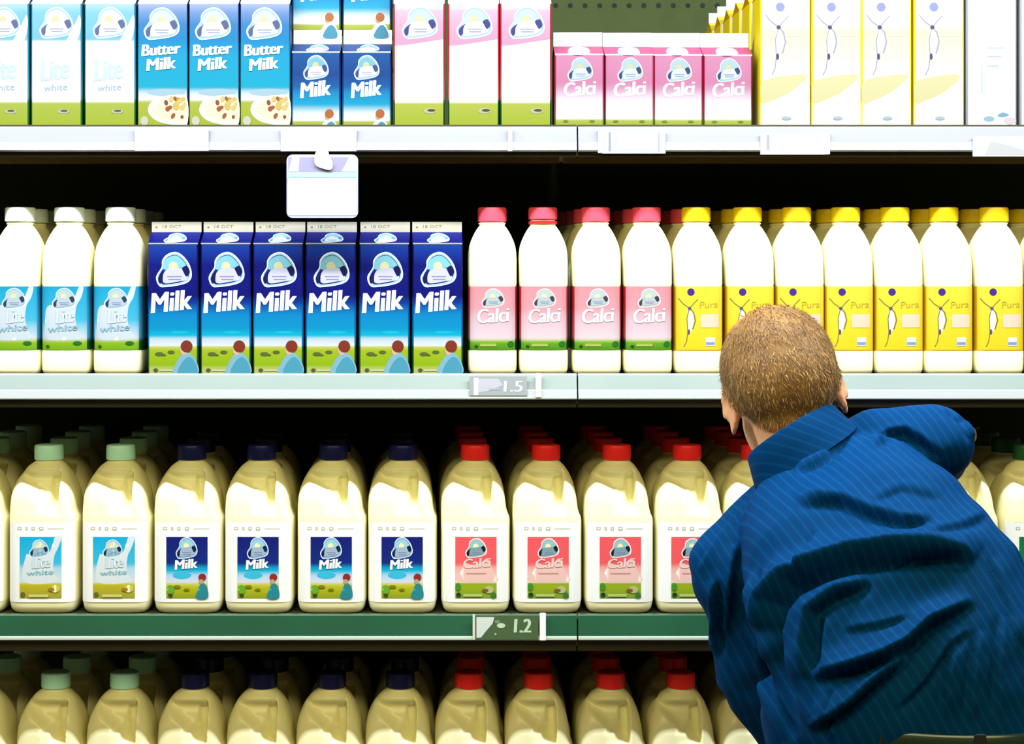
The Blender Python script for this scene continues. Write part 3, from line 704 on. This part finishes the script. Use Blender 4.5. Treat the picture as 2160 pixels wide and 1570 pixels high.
def clip(px, w, py0, py1, label):
    y = YL - .0072; s = sc_at(y); c = W(px, py1, y); bm = bmesh.new(); box(bm, -w * s / 2, w * s / 2, -.001, .004, 0, (py1 - py0) * s, .0008)
    o = from_bm('label_clip', bm, m_clip, None, False); o.location = c; tag(o, label, 'clip', 'white divider clips on the rails')
ticket(284, 440, 268, 318, 'blank white price ticket below the buttermilk cartons')
ticket(592, 752, 268, 319, 'blank white price ticket below the small blue cartons')
A = Art(); A.p(catmull([(-30, 10), (-20, 26), (0, 34), (25, 30), (40, 12)], 4), lin((238, 241, 244), 4.3)); A.rect(-52, -48, 5, 45, lin((205, 210, 215), 4.3)); A.rect(52, 55, 5, 45, lin((225, 228, 235), 4.3))
ticket(1268, 1404, 275, 324, 'pale price ticket below the small pink cartons', A, (232, 236, 240))
A = Art(); A.p(ell(6, 22, 20, 12), lin((236, 239, 243), 4.3)); A.rect(-56, -50, 10, 42, lin((222, 226, 232), 4.3)); A.p(ell(56, 26, 10, 14), lin((236, 240, 244), 4.3))
ticket(1604, 1742, 281, 326, 'pale price ticket below the yellow cartons', A, (244, 246, 250))
A = Art(); A.p([(-50, 2), (-36, 32), (0, 24), (56, 6), (56, 2)], lin((236, 236, 228), 4.3))
ticket(2052, 2200, 288, 330, 'white price ticket below the white carton at the right edge', A)
A = Art(); e = 2.1
A.rect(-52, -42, 1, 38, lin((240, 240, 245), e)); A.p([(-42, 6), (-42, 36), (0, 36), (10, 22), (-20, 10)], lin((228, 228, 238), e))
A.text('1.5', 12, 50, 8, 31, lin((238, 242, 248), e), bold=.05); A.rect(-20, 4, 12, 16, lin((205, 222, 222), e))
ticket(990, 1112, 794, 835, 'grey price ticket reading 1.5 on the second shelf rail', A, (200, 208, 206), e)
A = Art(); e = 1.3
A.rect(-72, -67, 0, 54, lin((225, 235, 210), e)); A.p([(-64, 4), (-64, 48), (-26, 48), (-30, 34), (-44, 18), (-54, 5)], lin((222, 232, 222), e))
A.p(ell(-12, 30, 9, 5), lin((205, 230, 195), e)); A.p(ell(-20, 38, 6, 4), lin((130, 150, 105), e)); A.text('1.2', 16, 50, 15, 44, lin((205, 230, 195), e), bold=.05); A.p(ell(-24, 12, 2.5, 2.5), lin((170, 190, 150), e))
ticket(1002, 1136, 1299, 1350, 'dark green price ticket reading 1.2 on the third shelf rail', A, (80, 105, 68), e)
clip(1076, 9, 270, 319, 'white divider clip below the tall pink cartons'); clip(1266, 9, 270, 323, 'white divider clip on the rail beside the pale ticket under small pink cartons')
clip(1746, 9, 279, 326, 'white divider clip beside the ticket under the yellow cartons'); clip(1136, 12, 788, 839, 'white divider clip right of the 1.5 ticket'); clip(1145, 13, 1294, 1352, 'white divider clip right of the 1.2 ticket')

# hanging shelf tag
st = thing('shelf_tag', 'rounded white hanging shelf tag clipped under the small blue cartons', 'sign', W(680, 460, YL - .012))
s = sc_at(YL - .012)
def rrect(w, h, r, n=6):
    out = []
    for cx, cz, a0 in ((w / 2 - r, h - r, 0), (-w / 2 + r, h - r, 90), (-w / 2 + r, r, 180), (w / 2 - r, r, 270)):
        for i in range(n + 1):
            a = math.radians(a0 + 90 * i / n); out.append((cx + r * math.cos(a), cz + r * math.sin(a)))
    return out
def slab(pts, y0, y1):
    bm = bmesh.new(); a = [bm.verts.new((x, y0, z)) for x, z in pts]; b = [bm.verts.new((x, y1, z)) for x, z in pts]; n = len(pts)
    for i in range(n): bm.faces.new((a[i], a[(i + 1) % n], b[(i + 1) % n], b[i]))
    bm.faces.new(a); bm.faces.new(b[::-1]); return bm
from_bm('card', slab(rrect(151 * s, 134 * s, 13 * s), 0, .0015), mat('tag_card', (.27, .28, .32), .4), st, False)
A = Art(); A.rect(-72, 72, 98, 128, lin((196, 190, 226), 2.9)); A.p([(40, 98), (72, 98), (72, 128), (56, 128)], lin((225, 228, 246), 2.9)); A.p([(-72, 98), (-50, 98), (-48, 128), (-64, 128)], lin((226, 226, 246), 2.9))
A.rect(-72, 72, 86, 97, lin((214, 236, 248), 2.9)); A.p(catmull([(-72, 70), (-72, 86), (-40, 86), (-56, 80), (-64, 68)], 4), lin((170, 224, 240), 2.9)); A.p(ell(58, 84, 14, 3), lin((170, 218, 236), 2.9))
A.rect(-72, 72, 6, 84, lin((246, 248, 252), 2.9)); A.p(ell(30, 36, 12, 10), lin((236, 244, 246), 2.9)); A.p(ell(-34, 46, 9, 4), lin((244, 240, 242), 2.9))
V, F, C = [], [], []; A.into(V, F, C, lambda u, v, l: Vector((u * s, -l - .0002, v * s))); ink_mesh('printed_face', V, F, C, PAPER, st)
bm = slab(catmull([(-14 * s, 112 * s), (-16 * s, 128 * s), (-10 * s, 142 * s), (10 * s, 142 * s), (15 * s, 132 * s), (22 * s, 114 * s), (18 * s, 102 * s), (2 * s, 104 * s)], 5), -.004, -.0012)
cl = from_bm('clip', bm, mat('tag_clip', (.80, .78, .84), .3), st, False)
bm = bmesh.new(); box(bm, -11 * s, 11 * s, -.002, .008, 137 * s, 146 * s, .001); from_bm('hook', bm, mat('tag_hook', (.30, .26, .36), .4), cl, False)

# ------------------------------------------------------------------ the man
def tube(bm, pts, n=20):
    """capsule-ended tube through (point, radius) pairs"""
    P = [Vector(p) for p, r in pts]; Rr = [r for p, r in pts]; rings = []
    up = Vector((0.13, 0.31, 0.94)); m = len(P)
    def ring(c, d, r):
        a = d.cross(up)
        if a.length < .05: a = d.cross(Vector((1, 0, 0)))
        a.normalize(); b = d.cross(a).normalized()
        return [c + a * (r * math.cos(2 * math.pi * i / n)) + b * (r * math.sin(2 * math.pi * i / n)) for i in range(n)]
    d0 = (P[1] - P[0]).normalized(); d1 = (P[-1] - P[-2]).normalized()
    for q in (80, 60, 35): rings.append(ring(P[0] - d0 * Rr[0] * math.sin(math.radians(q)), d0, Rr[0] * math.cos(math.radians(q))))
    for i in range(m):
        d = (P[min(m - 1, i + 1)] - P[max(0, i - 1)]).normalized(); rings.append(ring(P[i], d, Rr[i]))
        if i < m - 1 and (P[i + 1] - P[i]).length > .02:
            for t in (.33, .67): rings.append(ring(P[i].lerp(P[i + 1], t), (P[i + 1] - P[i]).normalized(), Rr[i] + (Rr[i + 1] - Rr[i]) * t))
    for q in (35, 60, 80): rings.append(ring(P[-1] + d1 * Rr[-1] * math.sin(math.radians(q)), d1, Rr[-1] * math.cos(math.radians(q))))
    loft(bm, rings)
def blob(bm, c, rx, ry, rz, M=None):
    r = bmesh.ops.create_uvsphere(bm, u_segments=28, v_segments=18, radius=1)
    for v in r['verts']:
        p = Vector((v.co.x * rx, v.co.y * ry, v.co.z * rz)); v.co = Vector(c) + (M @ p if M else p)
def remesh(bm, vox, it=4, fac=.5):
    bmesh.ops.recalc_face_normals(bm, faces=bm.faces[:])
    me = bpy.data.meshes.new('form'); bm.to_mesh(me); bm.free()
    o = bpy.data.objects.new('form', me); COL.objects.link(o)
    m = o.modifiers.new('r', 'REMESH'); m.mode = 'VOXEL'; m.voxel_size = vox; m.use_smooth_shade = True
    q = o.modifiers.new('s', 'SMOOTH'); q.iterations = it; q.factor = fac
    dg = bpy.context.evaluated_depsgraph_get(); dg.update()
    out = bpy.data.meshes.new_from_object(o.evaluated_get(dg))
    bpy.data.objects.remove(o); bpy.data.meshes.remove(me); return out

man = thing('person', 'man in blue pinstripe shirt, seen from behind, leaning over to reach into the shelf', 'person', (0, 0, 0))
# pose: joints from photo position and depth
HC = W(1641, 778, -.40)
HM = Matrix.Rotation(math.radians(-11), 3, 'Y') @ Matrix.Rotation(math.radians(-4), 3, 'Z') @ Matrix.Rotation(math.radians(-24), 3, 'X')
Hl = lambda x, y, z: HC + HM @ Vector((x, y, z))
U0 = Vector((.87, 0, .5)).normalized()
NECK = W(1692, 958, -.42)
SP = [(W(1722, 985, -.43), .070, .056, 0), (W(1752, 1045, -.47), .125, .080, 0), (W(1808, 1150, -.55), .150, .112, 0), (W(1884, 1290, -.63), .166, .124, .25), (W(1945, 1425, -.67), .168, .122, .6), (W(1990, 1535, -.685), .160, .112, .9), (W(2000, 1580, -.69), .150, .102, 1), (W(2000, 1640, -.69), .146, .098, 1)]
SL, SR = W(1540, 1196, -.44), W(1970, 932, -.45)
EL, WLr = W(1692, 1550, -.37), W(1705, 1500, -.20)
ER, WRr = W(1968, 965, -.235), W(1974, 925, -.035)
WAIST = Vector((.586, -.69, .98)); HIP = [Vector((.50, -.70, .90)), Vector((.67, -.70, .90))]
KNEE = [Vector((.485, -.67, .49)), Vector((.685, -.70, .49))]; ANK = [Vector((.48, -.73, .09)), Vector((.69, -.76, .09))]

def hand(bm, wrist, palm_dir, finger_dir, side, curl):
    """palm, four bent fingers of unequal length and a thumb from the side of the palm"""
    pd = palm_dir.normalized(); fd = (finger_dir - pd * finger_dir.dot(pd)).normalized(); sd = fd.cross(pd).normalized() * side
    pc = wrist + fd * .05
    M = Matrix((sd, fd, pd)).transposed()
    blob(bm, pc, .040, .052, .016, M)
    tube(bm, [(wrist - fd * .02, .026), (wrist + fd * .02, .026)], 14)
    for i, (off, ln) in enumerate(((-.030, .068), (-.010, .077), (.010, .072), (.029, .057))):
        p = wrist + fd * (.092 - abs(off) * .25) + sd * off; d = fd.copy(); pts = [(p - fd * .02, .0095)]
        for s_, (seg, r) in enumerate(((.45, .0092), (.32, .0085), (.23, .0074))):
            d = (Matrix.Rotation(curl[s_] * (1 + .05 * i), 3, sd * side) @ d).normalized() if False else (d * math.cos(curl[s_]) + pd * math.sin(curl[s_])).normalized() if s_ == 0 else (d + pd * math.tan(curl[s_]) * .8).normalized()
            pts.append((p, r + .0004)); p = p + d * ln * seg; 
        pts.append((p, .0072)); tube(bm, pts, 12)
    t0 = wrist + fd * .03 - sd * .030; t1 = t0 - sd * .026 + fd * .026 + pd * .010; t2 = t1 - sd * .004 + fd * .026 + pd * .018
    tube(bm, [(t0, .0125), (t1, .0108), (t2, .0085)], 12)

# --- body: one continuous skin
bm = bmesh.new()
blob(bm, Hl(0, 0, 0), .0755, .095, .083, HM); blob(bm, Hl(0, -.02, -.035), .065, .072, .062, HM)
blob(bm, Hl(0, -.034, -.022), .0685, .062, .070, HM)
blob(bm, Hl(0, .045, -.062), .060, .055, .070, HM); blob(bm, Hl(0, .062, -.105), .038, .036, .030, HM)
blob(bm, Hl(0, .082, .005), .056, .022, .016, HM)
tube(bm, [(Hl(0, .090, -.010), .009), (Hl(0, .112, -.045), .012), (Hl(0, .100, -.055), .012)], 12)
for s in (-1, 1):
    blob(bm, Hl(s * .030, .085, -.045), .022, .016, .014, HM); blob(bm, Hl(s * .013, .104, -.054), .009, .010, .007, HM)
    E_ = HM @ Matrix.Rotation(math.radians(-s * 20), 3, 'Z') @ Matrix.Rotation(math.radians(8), 3, 'X')
    ec = Hl(s * .0708, .003, -.046)
    pts = []
    for a in range(-60, 215, 25):                       # rim of the ear
        q = math.radians(a); rz = .027 if a < 150 else .024
        pts.append((ec + E_ @ Vector((s * .005, -.016 * math.cos(q) * 1.05, rz * math.sin(q))), .0052))
    tube(bm, pts, 10); blob(bm, ec + E_ @ Vector((0, .001, -.002)), .0052, .015, .026, E_); blob(bm, ec + E_ @ Vector((s * .001, .006, -.024)), .005, .008, .008, E_)
blob(bm, Hl(0, .098, -.078), .024, .012, .006, HM); blob(bm, Hl(0, .096, -.088), .021, .012, .006, HM)
tube(bm, [(Hl(0, -.016, -.05), .055), (Hl(.0, -.006, -.10), .050), (NECK, .051), (SP[1][0], .05)], 24)
tube(bm, [(SP[1][0], .05), (SP[2][0], .09), (SP[3][0], .10), (SP[4][0], .098), (SP[5][0], .09), (WAIST, .09)], 24)
tube(bm, [(SP[1][0], .045), (SL, .036)], 18); tube(bm, [(SP[1][0], .038), (SR, .029)], 18)
tube(bm, [(SL, .036), (SL.lerp(EL, .5), .038), (EL, .036), (EL.lerp(WLr, .4), .036), (WLr, .026)], 18)
tube(bm, [(SR, .029), (SR.lerp(ER, .5) + Vector((0, 0, -.006)), .031), (ER, .032), (ER.lerp(WRr, .4), .034), (WRr, .025)], 18)
hand(bm, WRr, Vector((.12, .18, -1)), Vector((.22, 1, .05)), 1, (.25, .9, .9))
hand(bm, WLr, Vector((.1, .3, -1)), Vector((.1, 1, .1)), -1, (.3, .9, .8))
for i in (0, 1):
    tube(bm, [(WAIST + Vector((.05 * (i * 2 - 1), 0, 0)), .085), (HIP[i], .082), (KNEE[i], .052), (ANK[i], .036)], 20)
    tube(bm, [(ANK[i], .036), (ANK[i] + Vector((0, .05, -.045)), .034), (ANK[i] + Vector((0, .15, -.058)), .026)], 16)
body_me = remesh(bm, .0042, 5)
m_skin = mat('skin', (.74, .36, .17), .45, sss=.18, noise_amt=.08, noise_scale=60, spec=.4)
body = finish('body', body_me, m_skin, man)

# --- hair: a short cropped coat over the skull, thin at the crown
HI = HM.inverted()
def hair_amount(l):
    """0 where bare, 1 where dense; l in head coordinates"""
    x, y, z = l
    if y > .072 - .25 * abs(x) and z < .075: return 0
    zmin = interp([(-.11, -.112), (-.05, -.102), (-.028, -.078), (-.012, -.030), (.02, -.012), (.045, -.02), (.06, .02), (.1, .05)], y)
    if z < zmin: return 0
    thin = 1 - .95 * math.exp(-(((x + .016) / .042) ** 2 + ((y + .016) / .040) ** 2)) if z > .03 else 1
    return max(.05, thin * smooth(zmin, zmin + .014, z))
V, F, C = [], [], []
vmap = {}; samp = []
hcol = [(168, 128, 66), (120, 88, 46), (92, 64, 34), (178, 138, 76), (140, 104, 54)]
for p in body_me.polygons:
    c = p.center
    if (c - HC).length > .16: continue
    l = HI @ (c - HC)
    if abs(l.x) > .079 and l.z < .0: continue
    h = hair_amount(l)
    if h <= 0: continue
    ids = []
    for vi in p.vertices:
        if vi not in vmap:
            v = body_me.vertices[vi]; ll = HI @ (v.co - HC); hh = hair_amount(ll)
            vmap[vi] = len(V); V.append(v.co + v.normal * (.0006 + .0022 * hh))
            n_ = .5 + .5 * noise.noise(v.co * 55); base = lerp(lin((96, 68, 36)), lin((150, 112, 60)), n_)
            C.append(lerp(lin((222, 146, 88)), base, smooth(.15, .85, hh)))
        ids.append(vmap[vi])
    F.append(ids); samp.append((p, h))
rh = random.Random(5)
crown = Vector((-.01, -.03, .085))
for p, h in samp:
    for q in range(8):
        if rh.random() > h: continue
        vs = [body_me.vertices[i].co for i in p.vertices]; w = [rh.random() for _ in vs]; t = sum(w)
        pos = sum((v * (a / t) for v, a in zip(vs, w)), Vector()); nrm = p.normal
        l = HI @ (pos - HC); d = l - crown; d.z -= .05; d.x += .4 * d.y * (1 if l.z > .05 else 0)
        d = HM @ d; d = (d - nrm * d.dot(nrm)).normalized()
        d = (d + Vector((rh.gauss(0, .28), rh.gauss(0, .28), rh.gauss(0, .28))) + nrm * .12).normalized()
        L = rh.uniform(.007, .013) * (.6 + .4 * h); s_ = d.cross(nrm).normalized() * rh.uniform(.0003, .0006); b = len(V)
        p0 = pos + nrm * .001; p1 = p0 + d * L * .55; p2 = p0 + (d - nrm * .18).normalized() * L
        V += [p0 - s_, p0 + s_, p1 + s_ * .8, p1 - s_ * .8, p2]; cc = lin(rh.choice(hcol)); C += [cc] * 5
        F += [[b, b + 1, b + 2, b + 3], [b + 3, b + 2, b + 4]]
hair = ink_mesh('hair', V, F, C, print_mat('hair_fibre', .6, .25), man, True)
for s in (-1, 1):
    bm = bmesh.new(); blob(bm, Hl(s * .030, .083, -.018), .0125, .0125, .0125, HM)
    from_bm('eye', bm, mat('eye_white', (.8, .78, .74), .2), man)

# --- shirt
bm = bmesh.new(); rings = []
for i, (c, ru, rn, f) in enumerate(SP):
    a = SP[max(0, i - 1)][0]; b = SP[min(len(SP) - 1, i + 1)][0]; ax = (b - a).normalized()
    u = U0.lerp(Vector((1, 0, 0)), f); u = (u - ax * u.dot(ax)).normalized(); n = u.cross(ax).normalized()
    rings.append([c + u * ru * math.copysign(abs(math.cos(q)) ** .85, math.cos(q)) + n * rn * math.copysign(abs(math.sin(q)) ** .9, math.sin(q)) for q in [2 * math.pi * j / 40 for j in range(40)]])
loft(bm, rings)
tube(bm, [(W(1735, 1004, -.43), .054), (W(1850, 938, -.44), .048), (SR, .051)], 24)
tube(bm, [(W(1706, 1030, -.43), .054), (W(1622, 1100, -.43), .052), (SL, .056)], 24)
tube(bm, [(SL, .056), (W(1582, 1300, -.42), .055), (W(1592, 1412, -.40), .057), (EL, .056), (EL.lerp(WLr, .35), .052), (WLr - (WLr - EL).normalized() * .035, .040)], 24)
tube(bm, [(SR, .051), (SR.lerp(ER, .5) + Vector((-.004, 0, -.006)), .049), (ER, .046), (ER.lerp(WRr, .4), .043), (WRr - (WRr - ER).normalized() * .03, .036)], 24)
blob(bm, W(1790, 1520, -.60), .105, .12, .11)
shirt_me = remesh(bm, .004, 18, .6)
FOLDS = [  # photo polyline, depth of the crease (m), half width in px; the crease lies on the far side of a raised lip
    ([(1681, 1066), (1730, 1053), (1775, 1056), (1836, 1083), (1908, 1102), (1970, 1098)], .009, 15),
    ([(2053, 1192), (2017, 1172), (1963, 1170), (1872, 1174), (1799, 1182), (1727, 1204), (1668, 1228), (1629, 1272), (1612, 1330), (1622, 1400), (1645, 1472), (1668, 1560)][::-1], .024, 21),
    ([(1712, 1428), (1705, 1363), (1712, 1290), (1763, 1254), (1836, 1230)], .013, 17),
    ([(1712, 1432), (1799, 1410), (1872, 1385), (1919, 1359), (1963, 1316), (2053, 1272)], .018, 17),
    ([(1712, 1540), (1799, 1483), (1872, 1421), (1919, 1374)], .016, 15),
    ([(1509, 1225), (1514, 1300), (1512, 1390)][::-1], .008, 11), ([(1556, 1150), (1545, 1230), (1538, 1340)][::-1], .009, 12), ([(1600, 1200), (1598, 1300), (1604, 1420)][::-1], .006, 12),
    ([(1681, 998), (1738, 968), (1790, 917)], .007, 10), ([(1996, 852), (2033, 887), (2047, 932)], .006, 8),
    ([(1838, 945), (1875, 915), (1910, 909), (1945, 930), (1985, 965)], .007, 14), ([(1600, 1010), (1560, 1066), (1505, 1140), (1470, 1200)][::1], .003, 8),
    ([(2010, 1350), (1995, 1420), (1990, 1500)], .005, 12), ([(2060, 1330), (2050, 1420), (2040, 1520)], .005, 12), ([(1890, 1500), (1950, 1440), (2000, 1370), (2040, 1330)], .006, 12), ([(1720, 1120), (1700, 1180), (1690, 1220)], .004, 10), ([(2090, 1180), (2120, 1260), (2150, 1360)], .004, 12), ([(1780, 1330), (1850, 1320), (1920, 1300)], .003, 11), ([(1740, 1300), (1733, 1360), (1738, 1420)], .005, 10), ([(2110, 1300), (2105, 1400), (2100, 1510)], .004, 12), ([(1760, 1450), (1752, 1500), (1745, 1560)], .006, 10),
    ([(1840, 1060), (1900, 1030), (1990, 1050)], .003, 16), ([(1960, 1130), (2030, 1110), (2080, 1090)], .004, 14)]
def fold_disp(x, y):
    tot = 0.0
    for pts, amp, w in FOLDS:
        xs = [p[0] for p in pts]; ys = [p[1] for p in pts]
        if x < min(xs) - 4 * w or x > max(xs) + 4 * w or y < min(ys) - 4 * w or y > max(ys) + 4 * w: continue
        best = None; L = len(pts) - 1
        for i in range(L):
            ax, ay = pts[i]; bx_, by_ = pts[i + 1]; dx, dy = bx_ - ax, by_ - ay; q = dx * dx + dy * dy
            t = max(0, min(1, ((x - ax) * dx + (y - ay) * dy) / q)); ex, ey = x - ax - t * dx, y - ay - t * dy
            d = math.hypot(ex, ey)
            if best is None or d < best[0]: best = (d, math.copysign(d, dx * ey - dy * ex), (i + t) / L)
        d, sd, t = best; k = sd / w; fade = min(1, t / .18, (1 - t) / .18); fade = max(0, fade) ** .7
        lip = math.exp(-((k + .62) / .6) ** 2) * (1 if k > -.62 else 1) + .5 * math.exp(-((k + 1.6) / 1.1) ** 2); val = math.exp(-((k - .35) / (.32 if k < .35 else .85)) ** 2)
        tot += amp * fade * (.85 * lip - 1.1 * val)
    return tot
vn = [v.normal.copy() for v in shirt_me.vertices]
for v, n in zip(shirt_me.vertices, vn):
    toc = (Vector((0, -D, CZ)) - v.co).normalized(); f = smooth(.02, .35, n.dot(toc))
    x, y = toPx(v.co); dd = 0
    if f > 0 and v.co.y < -.30: dd = fold_disp(x, y) * f
    q_ = Vector((v.co.dot(Vector((.5, 0, -.87))) * 30, v.co.dot(Vector((.87, 0, .5))) * 9, v.co.y * 9)); dd += .0030 * noise.noise(q_) + .0016 * noise.noise(v.co * 16) + .0012 * noise.noise(v.co * 38)
    v.co += n * dd
sm_ = shirt_me.attributes.new('stripe', 'FLOAT', 'POINT')
for i, v in enumerate(shirt_me.vertices):
    u = U0.lerp(Vector((1, 0, 0)), .12); sm_.data[i].value = v.co.dot(u) + .25 * (v.co.y + .5) * .3
ms = bpy.data.materials.new('pinstripe_cotton'); ms.use_nodes = True; nt = ms.node_tree; bs = nt.nodes['Principled BSDF']
at = nt.nodes.new('ShaderNodeAttribute'); at.attribute_name = 'stripe'
mu = nt.nodes.new('ShaderNodeMath'); mu.operation = 'MULTIPLY'; mu.inputs[1].default_value = 2 * math.pi / .0108
si = nt.nodes.new('ShaderNodeMath'); si.operation = 'SINE'; rp = nt.nodes.new('ShaderNodeValToRGB')
rp.color_ramp.elements[0].position = .45; rp.color_ramp.elements[0].color = (.0, .033, .114, 1)
rp.color_ramp.elements[1].position = 1.0; rp.color_ramp.elements[1].color = (.0, .048, .152, 1)
nt.links.new(at.outputs['Fac'], mu.inputs[0]); nt.links.new(mu.outputs[0], si.inputs[0]); nt.links.new(si.outputs[0], rp.inputs[0]); nt.links.new(rp.outputs[0], bs.inputs['Base Color'])
bs.inputs['Roughness'].default_value = .75; bs.inputs['Specular IOR Level'].default_value = .04
shirt = finish('shirt', shirt_me, ms, man)
# collar: a folded band standing round the neck
CU = Vector((.855, 0, .52)).normalized(); CN_ = Vector((-.50, .10, .86)).normalized(); CV = CN_.cross(CU).normalized()
if CV.y < 0: CV = -CV
cc = W(1690, 950, -.452); bm = bmesh.new(); rings = []
for i in range(49):
    th = math.radians(-150 + 300 * i / 48); h = .016 + .026 * max(0, math.cos(th * .62)) ** 1.2
    e_ = CU * math.sin(th) - CV * math.cos(th)
    prof = [(.060, -.012), (.060, h * .6), (.0615, h * .95), (.064, h), (.067, h * .9), (.0715, h * .35), (.0775, -.010), (.0745, -.010), (.069, h * .3), (.065, h * .75), (.0635, h * .6), (.063, -.012)]
    rings.append([cc + e_ * r + CN_ * z for r, z in prof])
loft(bm, rings)
co_me_o = from_bm('collar', bm, None, shirt, angle=70)
a = co_me_o.data.attributes.new('stripe', 'FLOAT', 'POINT')
for i, v in enumerate(co_me_o.data.vertices): a.data[i].value = v.co.dot(Vector((.35, .3, .8)))
co_me_o.data.materials.append(ms)
# trousers, belt and shoes
bm = bmesh.new()
loft(bm, [[Vector((WAIST.x + math.cos(q) * rx, WAIST.y + math.sin(q) * ry, z)) for q in [2 * math.pi * j / 32 for j in range(32)]] for z, rx, ry in ((1.018, .152, .106), (.98, .160, .116), (.90, .175, .128), (.83, .172, .125), (.77, .155, .11))])
for i in (0, 1): tube(bm, [(HIP[i], .092), (HIP[i].lerp(KNEE[i], .5), .082), (KNEE[i], .068), (KNEE[i].lerp(ANK[i], .6), .060), (ANK[i] + Vector((0, 0, .0)), .056)], 24)
trousers = finish('trousers', remesh(bm, .008, 4), mat('trouser_wool', (.012, .016, .02), .8), man)
bm = bmesh.new(); rings = []
for r, z in ((.004, .993), (.0075, .995), (.007, 1.01), (.0052, 1.024), (.003, 1.0265), (-.003, 1.026), (-.001, .993)):
    rings.append([Vector((WAIST.x + math.cos(q) * (.154 + r), WAIST.y + math.sin(q) * (.108 + r), z)) for q in [2 * math.pi * j / 64 for j in range(64)]])
rings.append(rings[0]); loft(bm, rings, cap=False); bmesh.ops.remove_doubles(bm, verts=bm.verts[:], dist=1e-6)
belt = from_bm('belt', bm, mat('belt_leather', (.012, .03, .018), .22, spec=.7), trousers, angle=40)
for th in (-89, -48, -130, 0, 180, 60, 120):
    q = math.radians(th); bm = bmesh.new(); box(bm, -.006, .006, -.002, .003, -.022, .026, .001)
    o = from_bm('belt_loop', bm, mat('trouser_wool', (.012, .016, .02), .8), trousers, False)
    o.location = (WAIST.x + math.cos(q) * .161, WAIST.y + math.sin(q) * .115, 1.003); o.rotation_euler = (0, 0, q + math.pi / 2)
for i in (0, 1):
    bm = bmesh.new(); c = ANK[i]
    tube(bm, [(c + Vector((0, -.02, -.045)), .042), (c + Vector((0, .06, -.048)), .040), (c + Vector((0, .14, -.056)), .036), (c + Vector((0, .19, -.062)), .026)], 20)
    tube(bm, [(c + Vector((0, 0, -.03)), .046), (c + Vector((0, 0, .0)), .044)], 20)
    for v in bm.verts: v.co.z = max(v.co.z, .004)
    finish('shoe', remesh(bm, .006, 2), mat('shoe_leather', (.01, .009, .008), .3), man)
